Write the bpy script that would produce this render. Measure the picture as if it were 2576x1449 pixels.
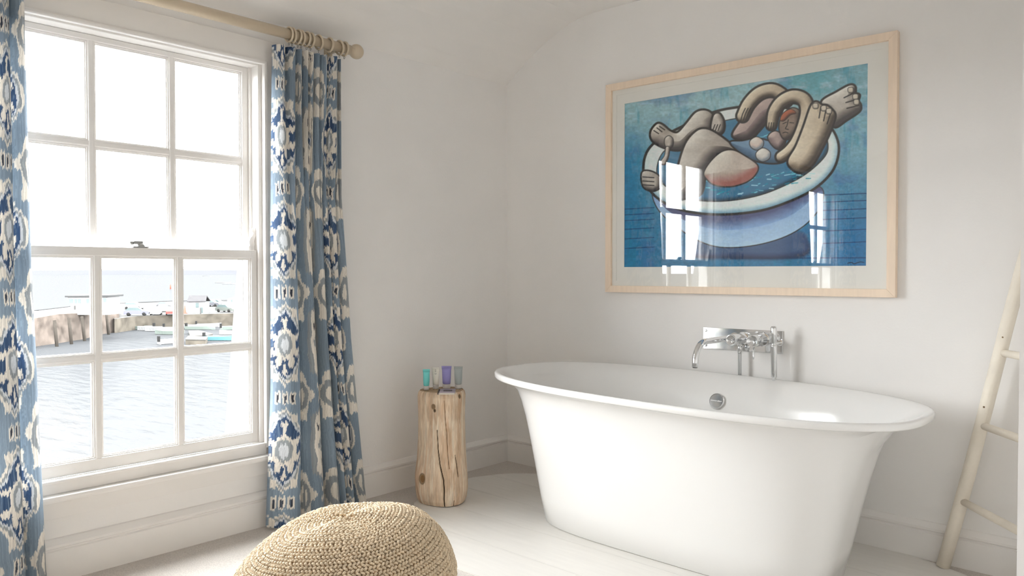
import bpy, bmesh, math, random
import numpy as np
from mathutils import Vector, Matrix

random.seed(7); rng = np.random.default_rng(7)
S = bpy.context.scene
for o in list(bpy.data.objects): bpy.data.objects.remove(o)
COL = S.collection

# ---------------------------------------------------------------- camera
F, CX, CY, HZ = 1988.0, 1288.0, 724.5, 685.5          # photograph pixels, 2576 x 1449
PITCH = math.atan((CY - HZ) / F); YAW = math.atan(1746 / F)
FH = np.array([-math.sin(YAW), math.cos(YAW), 0.0]); RT = np.array([math.cos(YAW), math.sin(YAW), 0.0])
FW = FH * math.cos(PITCH) + np.array([0, 0, -math.sin(PITCH)]); UP = np.cross(RT, FW)
CAM = np.array([3.0751, -3.4588, 1.10])
def ray(x, y): return FW + RT * ((x - CX) / F) - UP * ((y - CY) / F)
def pl(x, y, ax, v):
    """point of the plane axis=v that the photograph's pixel looks at"""
    d = ray(x, y); return CAM + d * ((v - CAM[ax]) / d[ax])
def proj(P):
    P = np.asarray(P, float) - CAM; z = P @ FW
    return CX + F * (P @ RT) / z, CY - F * (P @ UP) / z
cd = bpy.data.cameras.new('camera'); cam = bpy.data.objects.new('camera', cd); COL.objects.link(cam)
cd.sensor_width = 36; cd.lens = 36 * F / 2576; cd.clip_start = 0.05; cd.clip_end = 30000
cam.matrix_world = Matrix(((RT[0], UP[0], -FW[0], CAM[0]), (RT[1], UP[1], -FW[1], CAM[1]), (RT[2], UP[2], -FW[2], CAM[2]), (0, 0, 0, 1)))
S.camera = cam

# ---------------------------------------------------------------- world, light, exposure
SKY = 4.0
w = bpy.data.worlds.new('overcast'); S.world = w; w.use_nodes = True
nt = w.node_tree; bg = nt.nodes['Background']
tc = nt.nodes.new('ShaderNodeTexCoord'); no = nt.nodes.new('ShaderNodeTexNoise'); rp = nt.nodes.new('ShaderNodeValToRGB')
no.inputs['Scale'].default_value = 2.2; no.inputs['Detail'].default_value = 5
rp.color_ramp.elements[0].position = .3; rp.color_ramp.elements[0].color = (.86, .88, .92, 1)
rp.color_ramp.elements[1].position = .7; rp.color_ramp.elements[1].color = (1, 1, 1, 1)
nt.links.new(tc.outputs['Generated'], no.inputs['Vector']); nt.links.new(no.outputs['Fac'], rp.inputs['Fac'])
nt.links.new(rp.outputs['Color'], bg.inputs['Color']); bg.inputs['Strength'].default_value = SKY
S.view_settings.view_transform = 'Standard'; S.view_settings.look = 'None'
S.view_settings.exposure = 2.95; S.view_settings.gamma = 1.0; S.view_settings.use_curve_mapping = False
S.cycles.max_bounces = 14; S.cycles.diffuse_bounces = 10; S.cycles.transparent_max_bounces = 16
S.cycles.glossy_bounces = 5; S.cycles.sample_clamp_indirect = 8
W2 = -2.85                                             # the second window lies this far along the same wall
for k in (0, 1):
    nm_ = ('window_portal', 'window_left_offscreen')[k]; ld = bpy.data.lights.new(nm_, 'AREA'); ld.shape = 'RECTANGLE'; ld.size = 1.62; ld.size_y = 1.06
    ld.cycles.is_portal = True
    lo = bpy.data.objects.new(nm_, ld); COL.objects.link(lo)
    lo.location = (-.09, -2.11 + W2 * k, 1.17); lo.rotation_euler = (0, -math.pi / 2, 0)

# ---------------------------------------------------------------- helpers
def s2l(c):
    c = np.asarray(c, float) / 255.0
    return np.where(c <= .04045, c / 12.92, ((c + .055) / 1.055) ** 2.4)
def rgb(r, g, b): return tuple(float(v) for v in s2l((r, g, b))) + (1.0,)
ORG = {}
def link(o, parent):
    COL.objects.link(o)
    if parent is not None: o.parent = parent
    return o
def tag(o, label=None, cat=None, group=None, kind=None):
    if label: o['label'] = label
    if cat: o['category'] = cat
    if group: o['group'] = group
    if kind: o['kind'] = kind
    return o
def thing(name, loc, label, cat, group=None):
    o = bpy.data.objects.new(name, None); o.empty_display_size = .1; o.location = loc; COL.objects.link(o)
    ORG[o.name] = np.array(loc, float); return tag(o, label, cat, group)
def origin_of(p):
    while p is not None:
        if p.name in ORG: return ORG[p.name]
        p = p.parent
    return np.zeros(3)
class MB:
    """collects simple shapes into one mesh"""
    def __init__(s): s.v = []; s.f = []; s.sm = []
    def add(s, vs, fs, smooth=False):
        b = len(s.v); s.v += [tuple(map(float, p)) for p in vs]; s.f += [tuple(i + b for i in f) for f in fs]; s.sm += [smooth] * len(fs); return s
    def box(s, x0, x1, y0, y1, z0, z1):
        x0, x1 = sorted((x0, x1)); y0, y1 = sorted((y0, y1)); z0, z1 = sorted((z0, z1))
        v = [(x, y, z) for z in (z0, z1) for y in (y0, y1) for x in (x0, x1)]
        return s.add(v, [(0, 2, 3, 1), (4, 5, 7, 6), (0, 1, 5, 4), (2, 6, 7, 3), (0, 4, 6, 2), (1, 3, 7, 5)])
    def tube(s, path, rad, n=12, cap=True, smooth=True):
        path = [np.array(p, float) for p in path]; m = len(path)
        rad = [rad] * m if np.isscalar(rad) else list(rad)
        vs = []; a = None
        for i in range(m):
            t = path[min(i + 1, m - 1)] - path[max(i - 1, 0)]; t /= np.linalg.norm(t) + 1e-12
            if a is None: a = np.cross(t, (0, 0, 1.0)) if abs(t[2]) < .9 else np.cross(t, (1.0, 0, 0))
            a = a - t * (a @ t); a /= np.linalg.norm(a); b = np.cross(t, a)
            for k in range(n):
                q = 2 * math.pi * k / n; vs.append(path[i] + (a * math.cos(q) + b * math.sin(q)) * rad[i])
        fs = [(i * n + k, i * n + (k + 1) % n, (i + 1) * n + (k + 1) % n, (i + 1) * n + k) for i in range(m - 1) for k in range(n)]
        s.add(vs, fs, smooth)
        if cap:
            b = len(s.v) - n * m
            s.f += [tuple(b + k for k in range(n))[::-1], tuple(b + (m - 1) * n + k for k in range(n))]; s.sm += [False, False]
        return s
    def lathe(s, prof, c=(0, 0, 0), axis=(0, 0, 1), n=24, smooth=True):
        """profile of (radius, height) turned about axis"""
        ax = np.array(axis, float); ax /= np.linalg.norm(ax)
        a = np.cross(ax, (0, 0, 1.0)) if abs(ax[2]) < .9 else np.array((1.0, 0, 0)); a /= np.linalg.norm(a); b = np.cross(ax, a); c = np.array(c, float)
        vs = [c + ax * h + (a * math.cos(2 * math.pi * k / n) + b * math.sin(2 * math.pi * k / n)) * r for r, h in prof for k in range(n)]
        fs = [(i * n + k, i * n + (k + 1) % n, (i + 1) * n + (k + 1) % n, (i + 1) * n + k) for i in range(len(prof) - 1) for k in range(n)]
        m = len(prof); fs += [tuple(range(n))[::-1], tuple((m - 1) * n + k for k in range(n))]
        return s.add(vs, fs, smooth)
    def prism(s, poly, d):
        """extrude polygon of 3-D points along d"""
        n = len(poly); d = np.array(d, float)
        vs = [np.array(p, float) for p in poly] + [np.array(p, float) + d for p in poly]
        fs = [tuple(range(n)), tuple(range(n, 2 * n))[::-1]] + [(i, n + i, n + (i + 1) % n, (i + 1) % n) for i in range(n)]
        return s.add(vs, fs)
    def build(s, name, mat, parent=None, bevel=0, recalc=True):
        me = bpy.data.meshes.new(name); og = origin_of(parent) if parent is not None else np.zeros(3)
        me.from_pydata([tuple(np.array(p) - og) for p in s.v], [], s.f)
        me.polygons.foreach_set('use_smooth', s.sm)
        if recalc or bevel:
            bm = bmesh.new(); bm.from_mesh(me); bmesh.ops.recalc_face_normals(bm, faces=bm.faces[:])
            if bevel: bmesh.ops.bevel(bm, geom=bm.edges[:], offset=bevel, segments=2, profile=.6, affect='EDGES', clamp_overlap=True)
            bm.to_mesh(me); bm.free()
        me.materials.append(mat); me.update()
        return link(bpy.data.objects.new(name, me), parent)
def struct(o): o['kind'] = 'structure'; return o
def copy_tree(o, parent=None):
    c = o.copy(); COL.objects.link(c); c.parent = parent
    for ch in o.children: copy_tree(ch, c)
    return c
def grid_obj(name, P, mat, colors=None, parent=None, wrap=False, smooth=True):
    """P: (n, m, 3) grid of points -> quads; colors (n, m, 3) linear"""
    n, m = P.shape[:2]
    idx = np.arange(n * m).reshape(n, m)
    if wrap: idx = np.concatenate([idx, idx[:, :1]], 1)
    q = np.stack([idx[:-1, :-1], idx[:-1, 1:], idx[1:, 1:], idx[1:, :-1]], -1).reshape(-1, 4)
    me = bpy.data.meshes.new(name); og = origin_of(parent) if parent is not None else 0
    V = (P.reshape(-1, 3) - og).astype(np.float32)
    me.vertices.add(len(V)); me.vertices.foreach_set('co', V.ravel())
    me.loops.add(q.size); me.loops.foreach_set('vertex_index', q.ravel().astype(np.int32))
    me.polygons.add(len(q)); me.polygons.foreach_set('loop_start', np.arange(0, q.size, 4, dtype=np.int32))
    me.polygons.foreach_set('use_smooth', np.full(len(q), smooth))
    me.update(calc_edges=True)
    if colors is not None:
        at = me.color_attributes.new('pigment', 'FLOAT_COLOR', 'POINT')
        c = np.ones((n * m, 4), np.float32); c[:, :3] = colors.reshape(-1, 3); at.data.foreach_set('color', c.ravel())
    me.materials.append(mat); me.validate()
    return link(bpy.data.objects.new(name, me), parent)

# value noise for patterns
def _h(ix, iy, sd=0):
    n = (ix.astype(np.int64) * 374761393 + iy.astype(np.int64) * 668265263 + sd * 974711) & 0x7fffffff
    n = ((n ^ (n >> 13)) * 1274126177) & 0x7fffffff
    return ((n ^ (n >> 16)) & 0xffff) / 65535.0
def vnoise(x, y, sd=0):
    x = np.asarray(x, float); y = np.asarray(y, float)
    ix = np.floor(x); iy = np.floor(y); fx = x - ix; fy = y - iy
    fx = fx * fx * (3 - 2 * fx); fy = fy * fy * (3 - 2 * fy)
    a = _h(ix, iy, sd); b = _h(ix + 1, iy, sd); c = _h(ix, iy + 1, sd); d = _h(ix + 1, iy + 1, sd)
    return (a * (1 - fx) + b * fx) * (1 - fy) + (c * (1 - fx) + d * fx) * fy
def fbm(x, y, sd=0, o=4):
    r = 0; am = .5
    for i in range(o): r = r + am * vnoise(x * 2 ** i, y * 2 ** i, sd + i); am *= .5
    return r / (1 - .5 ** o)
def sst(a, b, x): t = np.clip((x - a) / (b - a), 0, 1); return t * t * (3 - 2 * t)

# ---------------------------------------------------------------- materials
def mat(name, color, rough=.6, metal=0, noise=0, nscale=20, bump=0, bscale=60, spec=.5, coat=0, stretch=(1, 1, 1), attr=None, emit=None):
    m = bpy.data.materials.new(name); m.use_nodes = True; t = m.node_tree; p = t.nodes['Principled BSDF']
    p.inputs['Base Color'].default_value = color if len(color) == 4 else (*color, 1)
    p.inputs['Roughness'].default_value = rough; p.inputs['Metallic'].default_value = metal
    p.inputs['Specular IOR Level'].default_value = spec; p.inputs['Coat Weight'].default_value = coat; p.inputs['Coat Roughness'].default_value = .05
    tcn = t.nodes.new('ShaderNodeTexCoord'); mp = t.nodes.new('ShaderNodeMapping'); mp.inputs['Scale'].default_value = stretch
    t.links.new(tcn.outputs['Object'], mp.inputs['Vector'])
    src = None
    if attr:
        an = t.nodes.new('ShaderNodeAttribute'); an.attribute_name = attr; src = an.outputs['Color']; t.links.new(src, p.inputs['Base Color'])
    if noise:
        n = t.nodes.new('ShaderNodeTexNoise'); n.inputs['Scale'].default_value = nscale; n.inputs['Detail'].default_value = 5
        t.links.new(mp.outputs['Vector'], n.inputs['Vector'])
        mx = t.nodes.new('ShaderNodeMix'); mx.data_type = 'RGBA'; mx.blend_type = 'MULTIPLY'; mx.inputs['Factor'].default_value = 1
        r = t.nodes.new('ShaderNodeMapRange'); r.inputs['From Min'].default_value = .3; r.inputs['From Max'].default_value = .7
        r.inputs['To Min'].default_value = 1 - noise; r.inputs['To Max'].default_value = 1 + noise * .4
        t.links.new(n.outputs['Fac'], r.inputs['Value'])
        if src is not None: t.links.new(src, mx.inputs['A'])
        else: mx.inputs['A'].default_value = color if len(color) == 4 else (*color, 1)
        t.links.new(r.outputs['Result'], mx.inputs['B']); t.links.new(mx.outputs['Result'], p.inputs['Base Color'])
    if bump:
        n2 = t.nodes.new('ShaderNodeTexNoise'); n2.inputs['Scale'].default_value = bscale; n2.inputs['Detail'].default_value = 4
        t.links.new(mp.outputs['Vector'], n2.inputs['Vector'])
        bp = t.nodes.new('ShaderNodeBump'); bp.inputs['Strength'].default_value = bump; bp.inputs['Distance'].default_value = .01
        t.links.new(n2.outputs['Fac'], bp.inputs['Height']); t.links.new(bp.outputs['Normal'], p.inputs['Normal'])
    return m
def glass(name, tint=(1, 1, 1), r0=1.5):
    m = bpy.data.materials.new(name); m.use_nodes = True; t = m.node_tree; t.nodes.remove(t.nodes['Principled BSDF'])
    tr = t.nodes.new('ShaderNodeBsdfTransparent'); tr.inputs[0].default_value = (*tint, 1)
    gl = t.nodes.new('ShaderNodeBsdfGlossy'); gl.inputs['Roughness'].default_value = 0.0
    lw = t.nodes.new('ShaderNodeLayerWeight'); lw.inputs['Blend'].default_value = .5; mx = t.nodes.new('ShaderNodeMixShader')
    pw = t.nodes.new('ShaderNodeMath'); pw.operation = 'POWER'; pw.inputs[1].default_value = 5; t.links.new(lw.outputs['Facing'], pw.inputs[0])
    ma = t.nodes.new('ShaderNodeMath'); ma.operation = 'MULTIPLY_ADD'; ma.inputs[1].default_value = 1 - r0; ma.inputs[2].default_value = r0; t.links.new(pw.outputs[0], ma.inputs[0])
    t.links.new(ma.outputs[0], mx.inputs[0]); t.links.new(tr.outputs[0], mx.inputs[1]); t.links.new(gl.outputs[0], mx.inputs[2])
    t.links.new(mx.outputs[0], t.nodes['Material Output'].inputs[0]); return m
M = {}
M['wall'] = mat('wall_paint', (.842, .828, .813), .85, noise=.02, nscale=3, bump=.05, bscale=90)
M['ceil'] = mat('ceiling_paint', (.835, .815, .792), .9, noise=.02, nscale=2)
M['trim'] = mat('white_gloss_trim', (.82, .80, .778), .38, noise=.015, nscale=6)
M['carpet'] = mat('beige_carpet', (.70, .652, .605), .95, noise=.22, nscale=260, bump=.6, bscale=420)
M['board'] = mat('painted_floorboard', (.73, .71, .675), .42, noise=.04, nscale=5, stretch=(1, 8, 1), bump=.06, bscale=40)
M['tub'] = mat('white_bath_enamel', (.80, .796, .785), .16, noise=.004, nscale=3, coat=.15)
M['chrome'] = mat('chrome', (.80, .81, .82), .06, 1, noise=.01, nscale=4)
M['chrome2'] = mat('brushed_chrome', (.62, .63, .64), .22, 1, noise=.06, nscale=200, stretch=(1, 1, .1))
M['dark'] = mat('dark_slot', (.05, .05, .05), .6, noise=.1)
M['frame'] = mat('pale_ash_frame', rgb(240, 220, 198), .55, noise=.05, nscale=9, stretch=(8, 8, 1))
M['matb'] = mat('ivory_mount_board', (.84, .83, .785), .9, noise=.01, nscale=20)
M['print'] = mat('painting_pigment', (1, 1, 1), .75, noise=.06, nscale=60, stretch=(1, 1, 3), attr='pigment')
M['pglass'] = glass('picture_glass', (1, 1, 1), .040)
M['pane'] = glass('window_glass', (.98, .99, .985), .025)
M['cloth'] = mat('ikat_cotton', (1, 1, 1), .9, noise=.05, nscale=500, stretch=(1, 1, .15), attr='pigment', bump=.15, bscale=700)
t_ = M['cloth'].node_tree; tl = t_.nodes.new('ShaderNodeBsdfTranslucent'); ms = t_.nodes.new('ShaderNodeMixShader'); ms.inputs[0].default_value = .16
t_.links.new([n for n in t_.nodes if n.type == 'ATTRIBUTE'][0].outputs['Color'], tl.inputs['Color']); t_.links.new(t_.nodes['Principled BSDF'].outputs[0], ms.inputs[1]); t_.links.new(tl.outputs[0], ms.inputs[2]); t_.links.new(ms.outputs[0], t_.nodes['Material Output'].inputs[0])
M['pole'] = mat('taupe_painted_wood', rgb(200, 185, 162), .32, noise=.04, nscale=20)
M['wood'] = mat('stump_wood', (1, 1, 1), .75, noise=.16, nscale=18, stretch=(6, 6, 1), attr='pigment', bump=.25, bscale=60)
M['rush'] = mat('seagrass_rush', rgb(234, 214, 184), .8, noise=.22, nscale=70, bump=.4, bscale=400)
M['rushcore'] = mat('seagrass_core', rgb(234, 214, 184), .9, noise=.22, nscale=70)
M['ladder'] = mat('cream_chalk_paint', rgb(234, 226, 212), .6, noise=.08, nscale=12, bump=.1, bscale=60)
M['knot'] = mat('bare_wood_mark', rgb(120, 98, 70), .8, noise=.2)
M['metal'] = mat('dull_nickel', (.38, .38, .37), .35, .9, noise=.05)

# ================================================================ ROOM
TILT = .02                                            # the old floor falls away from the window wall
def fz(x): return -TILT * x
YB, XR = -5.85, 3.95; ZC = 2.48
# floor
struct(MB().add([(-.3, .3, fz(-.3)), (XR + .3, .3, fz(XR + .3)), (XR + .3, YB - .3, fz(XR + .3)), (-.3, YB - .3, fz(-.3)),
                 (-.3, .3, -.25), (XR + .3, .3, -.3), (XR + .3, YB - .3, -.3), (-.3, YB - .3, -.25)],
                [(0, 1, 2, 3), (4, 7, 6, 5), (0, 4, 5, 1), (1, 5, 6, 2), (2, 6, 7, 3), (3, 7, 4, 0)]).build('floor', M['carpet']))
FLOOR = bpy.data.objects['floor']
tag(FLOOR, 'beige speckled carpet around a bay of painted boards', 'floor')
# painted boards set into the carpet (outline curved at the corner)
LY = np.array([-1.40, -1.37, -1.25, -1.10, -.95, -.80, -.60, -.433, -.283, -.20, -.119, -.06, -.02])
LX = np.array([1.10, .95, .62, .40, .25, .165, .13, .134, .191, .25, .353, .50, .75])
RY = np.array([-1.40, -1.2, -.9, -.6, -.35, -.20, -.10, -.08, -.05, -.02])
RX = np.array([2.55, 2.78, 2.82, 2.82, 2.70, 2.55, 2.41, 2.36, 2.30, 2.20])
edges = [-1.37, -1.11, -.85, -.59, -.33, -.021]
for y0, y1 in zip(edges[:-1], edges[1:]):
    ys = np.linspace(y0 + .0012, y1 - .0012, 9)
    pts = [(np.interp(y, LY, LX), y) for y in ys] + [(np.interp(y, RY, RX), y) for y in ys[::-1]]
    mb = MB(); n = len(pts); T = .005
    mb.add([(x, y, fz(x) + T) for x, y in pts] + [(x, y, fz(x) - .002) for x, y in pts],
           [tuple(range(n)), tuple(range(n, 2 * n))[::-1]] + [(i, n + i, n + (i + 1) % n, (i + 1) % n) for i in range(n)])
    mb.build('floorboard', M['board'], FLOOR)

# window geometry along the wall (y) and up (z)
SHW = .020
OY0, OY1, OZ0, OZ1 = -2.655 + SHW, -1.612 + SHW, .345, 2.005      # opening in wall_left
def holes(k): return OY0 + W2 * k, OY1 + W2 * k
mb = MB(); TX = -.13
a1, b1 = holes(0); a2, b2 = holes(1)
mb.box(TX, 0, YB - .1, .1, -.1, OZ0); mb.box(TX, 0, YB - .1, .1, OZ1, 2.20)
mb.box(TX, 0, b1, .1, OZ0, OZ1); mb.box(TX, 0, b2, a1, OZ0, OZ1); mb.box(TX, 0, YB - .1, a2, OZ0, OZ1)
struct(mb.build('wall_left', M['wall']))
struct(MB().box(-.1, XR + .1, 0, .12, -.2, 2.62).build('wall_back', M['wall']))
struct(MB().box(2.85, 2.97, -1.96, 0, -.15, ZC + .02).build('wall_right', M['wall']))
struct(MB().box(XR, XR + .12, YB, 0, -.2, 2.62).build('wall_far_right', M['wall']))
struct(MB().box(-.1, XR + .1, YB - .12, YB, -.2, 2.62).build('wall_front', M['wall']))
# ceiling: coombed strip above the window wall rising to a flat ceiling
pr = [(-.13, 2.17), (0, 2.19)]
for t in np.linspace(0, 1, 9)[1:]:
    x = .62 * t; pr.append((x, 2.19 + .29 * (1 - (1 - t) ** 1.75)))
pr += [(XR + .12, ZC), (XR + .12, 2.75), (-.13, 2.75)]
mb = MB().prism([(x, .12, z) for x, z in pr], (0, YB - .24, 0)); struct(mb.build('ceiling', M['ceil']))
for p in bpy.data.objects['ceiling'].data.polygons: p.use_smooth = False

# baseboards: profile with a bead, (offset from wall, height)
BP = [(.0, -.03), (.022, -.03), (.022, .108), (.016, .113), (.016, .117), (.024, .122), (.024, .131), (.016, .141), (.008, .150), (0, .152)]
def bb_run(name, P0, P1, nrm, lift0=0, lift1=0):
    P0 = np.array(P0, float); P1 = np.array(P1, float); nrm = np.array(nrm, float); mb = MB(); n = len(BP)
    vs = [P + nrm * o + np.array((0, 0, h + l)) for P, l in ((P0, lift0), (P1, lift1)) for o, h in BP]
    mb.add(vs, [(i, (i + 1) % n, n + (i + 1) % n, n + i) for i in range(n)] + [tuple(range(n))[::-1], tuple(range(n, 2 * n))])
    return struct(mb.build(name, M['trim']))
bb_run('baseboard_left', (0, .0, 0), (0, YB, 0), (1, 0, 0))
bb_run('baseboard_back', (0.0, 0, 0), (2.85, 0, 0), (0, -1, 0), 0, fz(2.85))
bb_run('baseboard_right', (2.85, 0, fz(2.85)), (2.85, -1.96, fz(2.85)), (-1, 0, 0))

# ================================================================ SASH WINDOWS
def make_window(k):
    oy = W2 * k + SHW; name = 'window_%d' % (k + 1)
    root = bpy.data.objects.new(name, None); root.location = (0, -2.13 + oy, OZ0); COL.objects.link(root); ORG[root.name] = np.array(root.location)
    struct(root); root['label'] = ['white painted sash window of twelve panes overlooking the harbour', 'white painted sash window reflected in the picture glass'][k]; root['category'] = 'window'
    T = M['trim']
    def b(nm, *a, par=root, bev=.002): return MB().box(a[0], a[1], a[2] + oy, a[3] + oy, a[4], a[5]).build(nm, T, par, bevel=bev)
    # casing: boards round the opening and a raised bead
    b('casing', 0, .018, -1.60, -1.515, .30, 2.10); b('casing', 0, .018, -2.752, -2.667, .30, 2.10); b('casing', 0, .0178, -2.70, -1.57, 2.010, 2.0998)
    b('casing_bead', 0, .026, -1.618, -1.60, .34, 2.012, bev=.006); b('casing_bead', 0, .026, -2.667, -2.649, .34, 2.012, bev=.006); b('casing_bead', 0, .0262, -2.660, -1.607, 1.994, 2.0125, bev=.006)
    # box frame inside the opening
    b('frame_jamb', -.13, 0, -1.634, -1.612, .345, 2.005); b('frame_jamb', -.13, 0, -2.655, -2.633, .345, 2.005); b('frame_head', -.13, 0, -2.633, -1.634, 1.988, 2.005)
    b('parting_bead', -.062, -.052, -1.645, -1.634, 1.2, 1.988, bev=.001); b('parting_bead', -.062, -.052, -2.633, -2.622, 1.2, 1.988, bev=.001)
    # sill
    b('window_sill', -.13, .052, -2.76, -1.53, .290, .312, bev=.008); b('sill_board', -.13, .016, -2.655, -1.612, .312, .357, bev=.004); b('stool_bead', -.02, .024, -2.66, -1.605, .352, .362, bev=.004)
    b('apron', 0, .016, -2.72, -1.55, .225, .290)
    # sashes: (x of sash centre, z0, z1, bottom rail, top rail, row z)
    for nm, xs, z0, z1, br, tr, rowz in (('upper_sash', -.081, 1.163, 1.988, .032, .022, 1.583), ('lower_sash', -.032, .362, 1.196, .046, .034, .783)):
        st = .038 if nm == 'upper_sash' else .027; D = .018
        y0, y1 = -2.632, -1.635
        sash = MB().box(xs - D, xs + D, y0 + oy, y0 + st + oy, z0, z1).build(nm, T, root, bevel=.003)
        def c(n2, *a, bev=.003): return MB().box(a[0], a[1], a[2] + oy, a[3] + oy, a[4], a[5]).build(n2, T, sash, bevel=bev)
        c('stile', xs - D, xs + D, y1 - st, y1, z0, z1); c('rail', xs - D * .97, xs + D * .97, y0 + .006, y1 - .006, z0 + .0005, z0 + br); c('rail', xs - D * .97, xs + D * .97, y0 + .006, y1 - .006, z1 - tr, z1 - .0005)
        gy0, gy1, gz0, gz1 = y0 + st, y1 - st, z0 + br, z1 - tr; mw = .011
        ms = [gy0 + (gy1 - gy0) * i / 3 for i in (1, 2)]
        for my in ms:
            c('glazing_bar', xs - D * .9, xs + D * .9, my - mw, my + mw, gz0 - .008, gz1 + .008, bev=.005)
        cols = [gy0] + [v for my in ms for v in (my - mw, my + mw)] + [gy1]
        for q in range(3):
            c('glazing_bar', xs - D * .8, xs + D * .8, cols[2 * q] - .008, cols[2 * q + 1] + .008, rowz - mw, rowz + mw, bev=.005)
            for za, zb in ((gz0, rowz - mw), (rowz + mw, gz1)):
                # stepped putty moulding round each pane
                ya, yb = cols[2 * q], cols[2 * q + 1]; s_ = .009; mbm = MB()
                for (p, q2, r, t) in ((ya - .002, yb + .002, za - .002, za + s_), (ya - .002, yb + .002, zb - s_, zb + .002), (ya - .002, ya + s_, za + s_, zb - s_), (yb - s_, yb + .002, za + s_, zb - s_)):
                    mbm.box(xs - .006, xs + .005, p + oy, q2 + oy, r, t)
                s_ = .0045
                for (p, q2, r, t) in ((ya - .002, yb + .002, za - .002, za + s_), (ya - .002, yb + .002, zb - s_, zb + .002), (ya - .002, ya + s_, za + s_, zb - s_), (yb - s_, yb + .002, za + s_, zb - s_)):
                    mbm.box(xs - .009, xs + .011, p + oy, q2 + oy, r, t)
                mbm.build('pane_moulding', T, sash)
                MB().box(xs - .002, xs + .002, ya + .002 + oy, yb - .002 + oy, za + .002, zb - .002).build('pane', M['pane'], sash)
    # sash horns standing on the meeting rail ends
    prof = [(0, 0), (.026, 0), (.026, .016), (.021, .02), (.024, .036), (.018, .052), (.006, .066), (.004, .074), (.010, .082), (.008, .092), (-.006, .098), (-.016, .094), (-.012, .084), (-.013, .070), (-.006, .058), (.0, .040), (-.002, .024), (0, .018)]
    for sgn, yy in ((1, -1.662), (-1, -2.605)):
        MB().prism([(-.044, yy + oy + sgn * (.0 + (.02 - p)) , 1.196 + z) for p, z in prof], (.02, 0, 0)).build('sash_horn', T, root)
    # fastener on the meeting rail
    fy = -2.133 + oy; fz0 = 1.196
    fa = MB().box(-.047, -.017, fy - .026, fy + .034, fz0, fz0 + .004).lathe([(.016, .004), (.015, .010), (.009, .017), (.004, .019)], (-.032, fy + .010, fz0), n=14).build('sash_fastener', M['metal'], root)
    MB().box(-.038, -.024, fy - .020, fy + .016, fz0 + .013, fz0 + .026).build('fastener_arm', M['metal'], fa, bevel=.003)
    MB().lathe([(.003, 0), (.009, .003), (.009, .012), (.003, .015)], (-.031, fy - .027, fz0 + .010), n=12).build('fastener_knob', M['metal'], fa)
    return root
make_window(0); make_window(1)

# outside: sloping cheeks of the inset dormer
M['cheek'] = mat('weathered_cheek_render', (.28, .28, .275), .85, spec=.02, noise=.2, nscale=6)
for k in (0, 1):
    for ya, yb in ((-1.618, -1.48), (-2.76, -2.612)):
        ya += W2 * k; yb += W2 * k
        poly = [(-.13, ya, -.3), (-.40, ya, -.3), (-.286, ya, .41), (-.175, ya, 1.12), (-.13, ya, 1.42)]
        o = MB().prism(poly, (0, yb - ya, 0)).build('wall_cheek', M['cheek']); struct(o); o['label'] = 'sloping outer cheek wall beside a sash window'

# ================================================================ BATH
BATH = thing('bathtub', (1.448, -.53, fz(1.448) + .0055), 'white freestanding flared bathtub with a rolled rim below the picture', 'bathtub')
BATH.rotation_euler = (0, math.atan(TILT), 0)
def sup(a, b, n, N=128):
    t = np.linspace(0, 2 * np.pi, N, endpoint=False); c, s = np.cos(t), np.sin(t)
    return np.stack([a * np.sign(c) * np.abs(c) ** (2 / n), b * np.sign(s) * np.abs(s) ** (2 / n)], 1)
HB = .655
# (half length, half width, exponent, height)
RING = [(.618, .256, 3.9, 0), (.626, .262, 3.9, .004), (.651, .285, 3.8, .12), (.680, .311, 3.6, .26), (.708, .338, 3.35, .38), (.734, .363, 3.1, .47), (.761, .388, 2.9, .54),
        (.790, .408, 2.7, .583), (.822, .424, 2.65, .608), (.862, .441, 2.6, .622), (.905, .460, 2.6, .628), (.914, .467, 2.6, .6295), (.917, .469, 2.6, .634), (.918, .470, 2.6, .650), (.915, .467, 2.6, .6545),
        (.908, .460, 2.6, .656), (.895, .448, 2.6, .653), (.872, .426, 2.6, .640), (.836, .402, 2.6, .615), (.795, .380, 2.65, .575), (.755, .360, 2.7, .52), (.722, .342, 2.75, .45), (.694, .322, 2.8, .38), (.664, .298, 2.8, .31), (.615, .260, 2.8, .235), (.53, .205, 2.7, .185), (.36, .13, 2.5, .168), (.13, .05, 2.2, .163)]
P = np.array([[(x, y, h) for x, y in sup(a, b, n)] for a, b, n, h in RING])
P = P[:, ::-1]
ORG_B = ORG.pop('bathtub')
tb = grid_obj('bath_shell', P, M['tub'], None, BATH, wrap=True)
bm = bmesh.new(); bm.from_mesh(tb.data); bm.verts.ensure_lookup_table(); nV = len(bm.verts); NN = P.shape[1]
bm.faces.new([bm.verts[i] for i in range(NN)][::-1]); bm.faces.new([bm.verts[nV - NN + i] for i in range(NN)]).smooth = True
bmesh.ops.recalc_face_normals(bm, faces=bm.faces[:]); bm.to_mesh(tb.data); bm.free()
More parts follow.
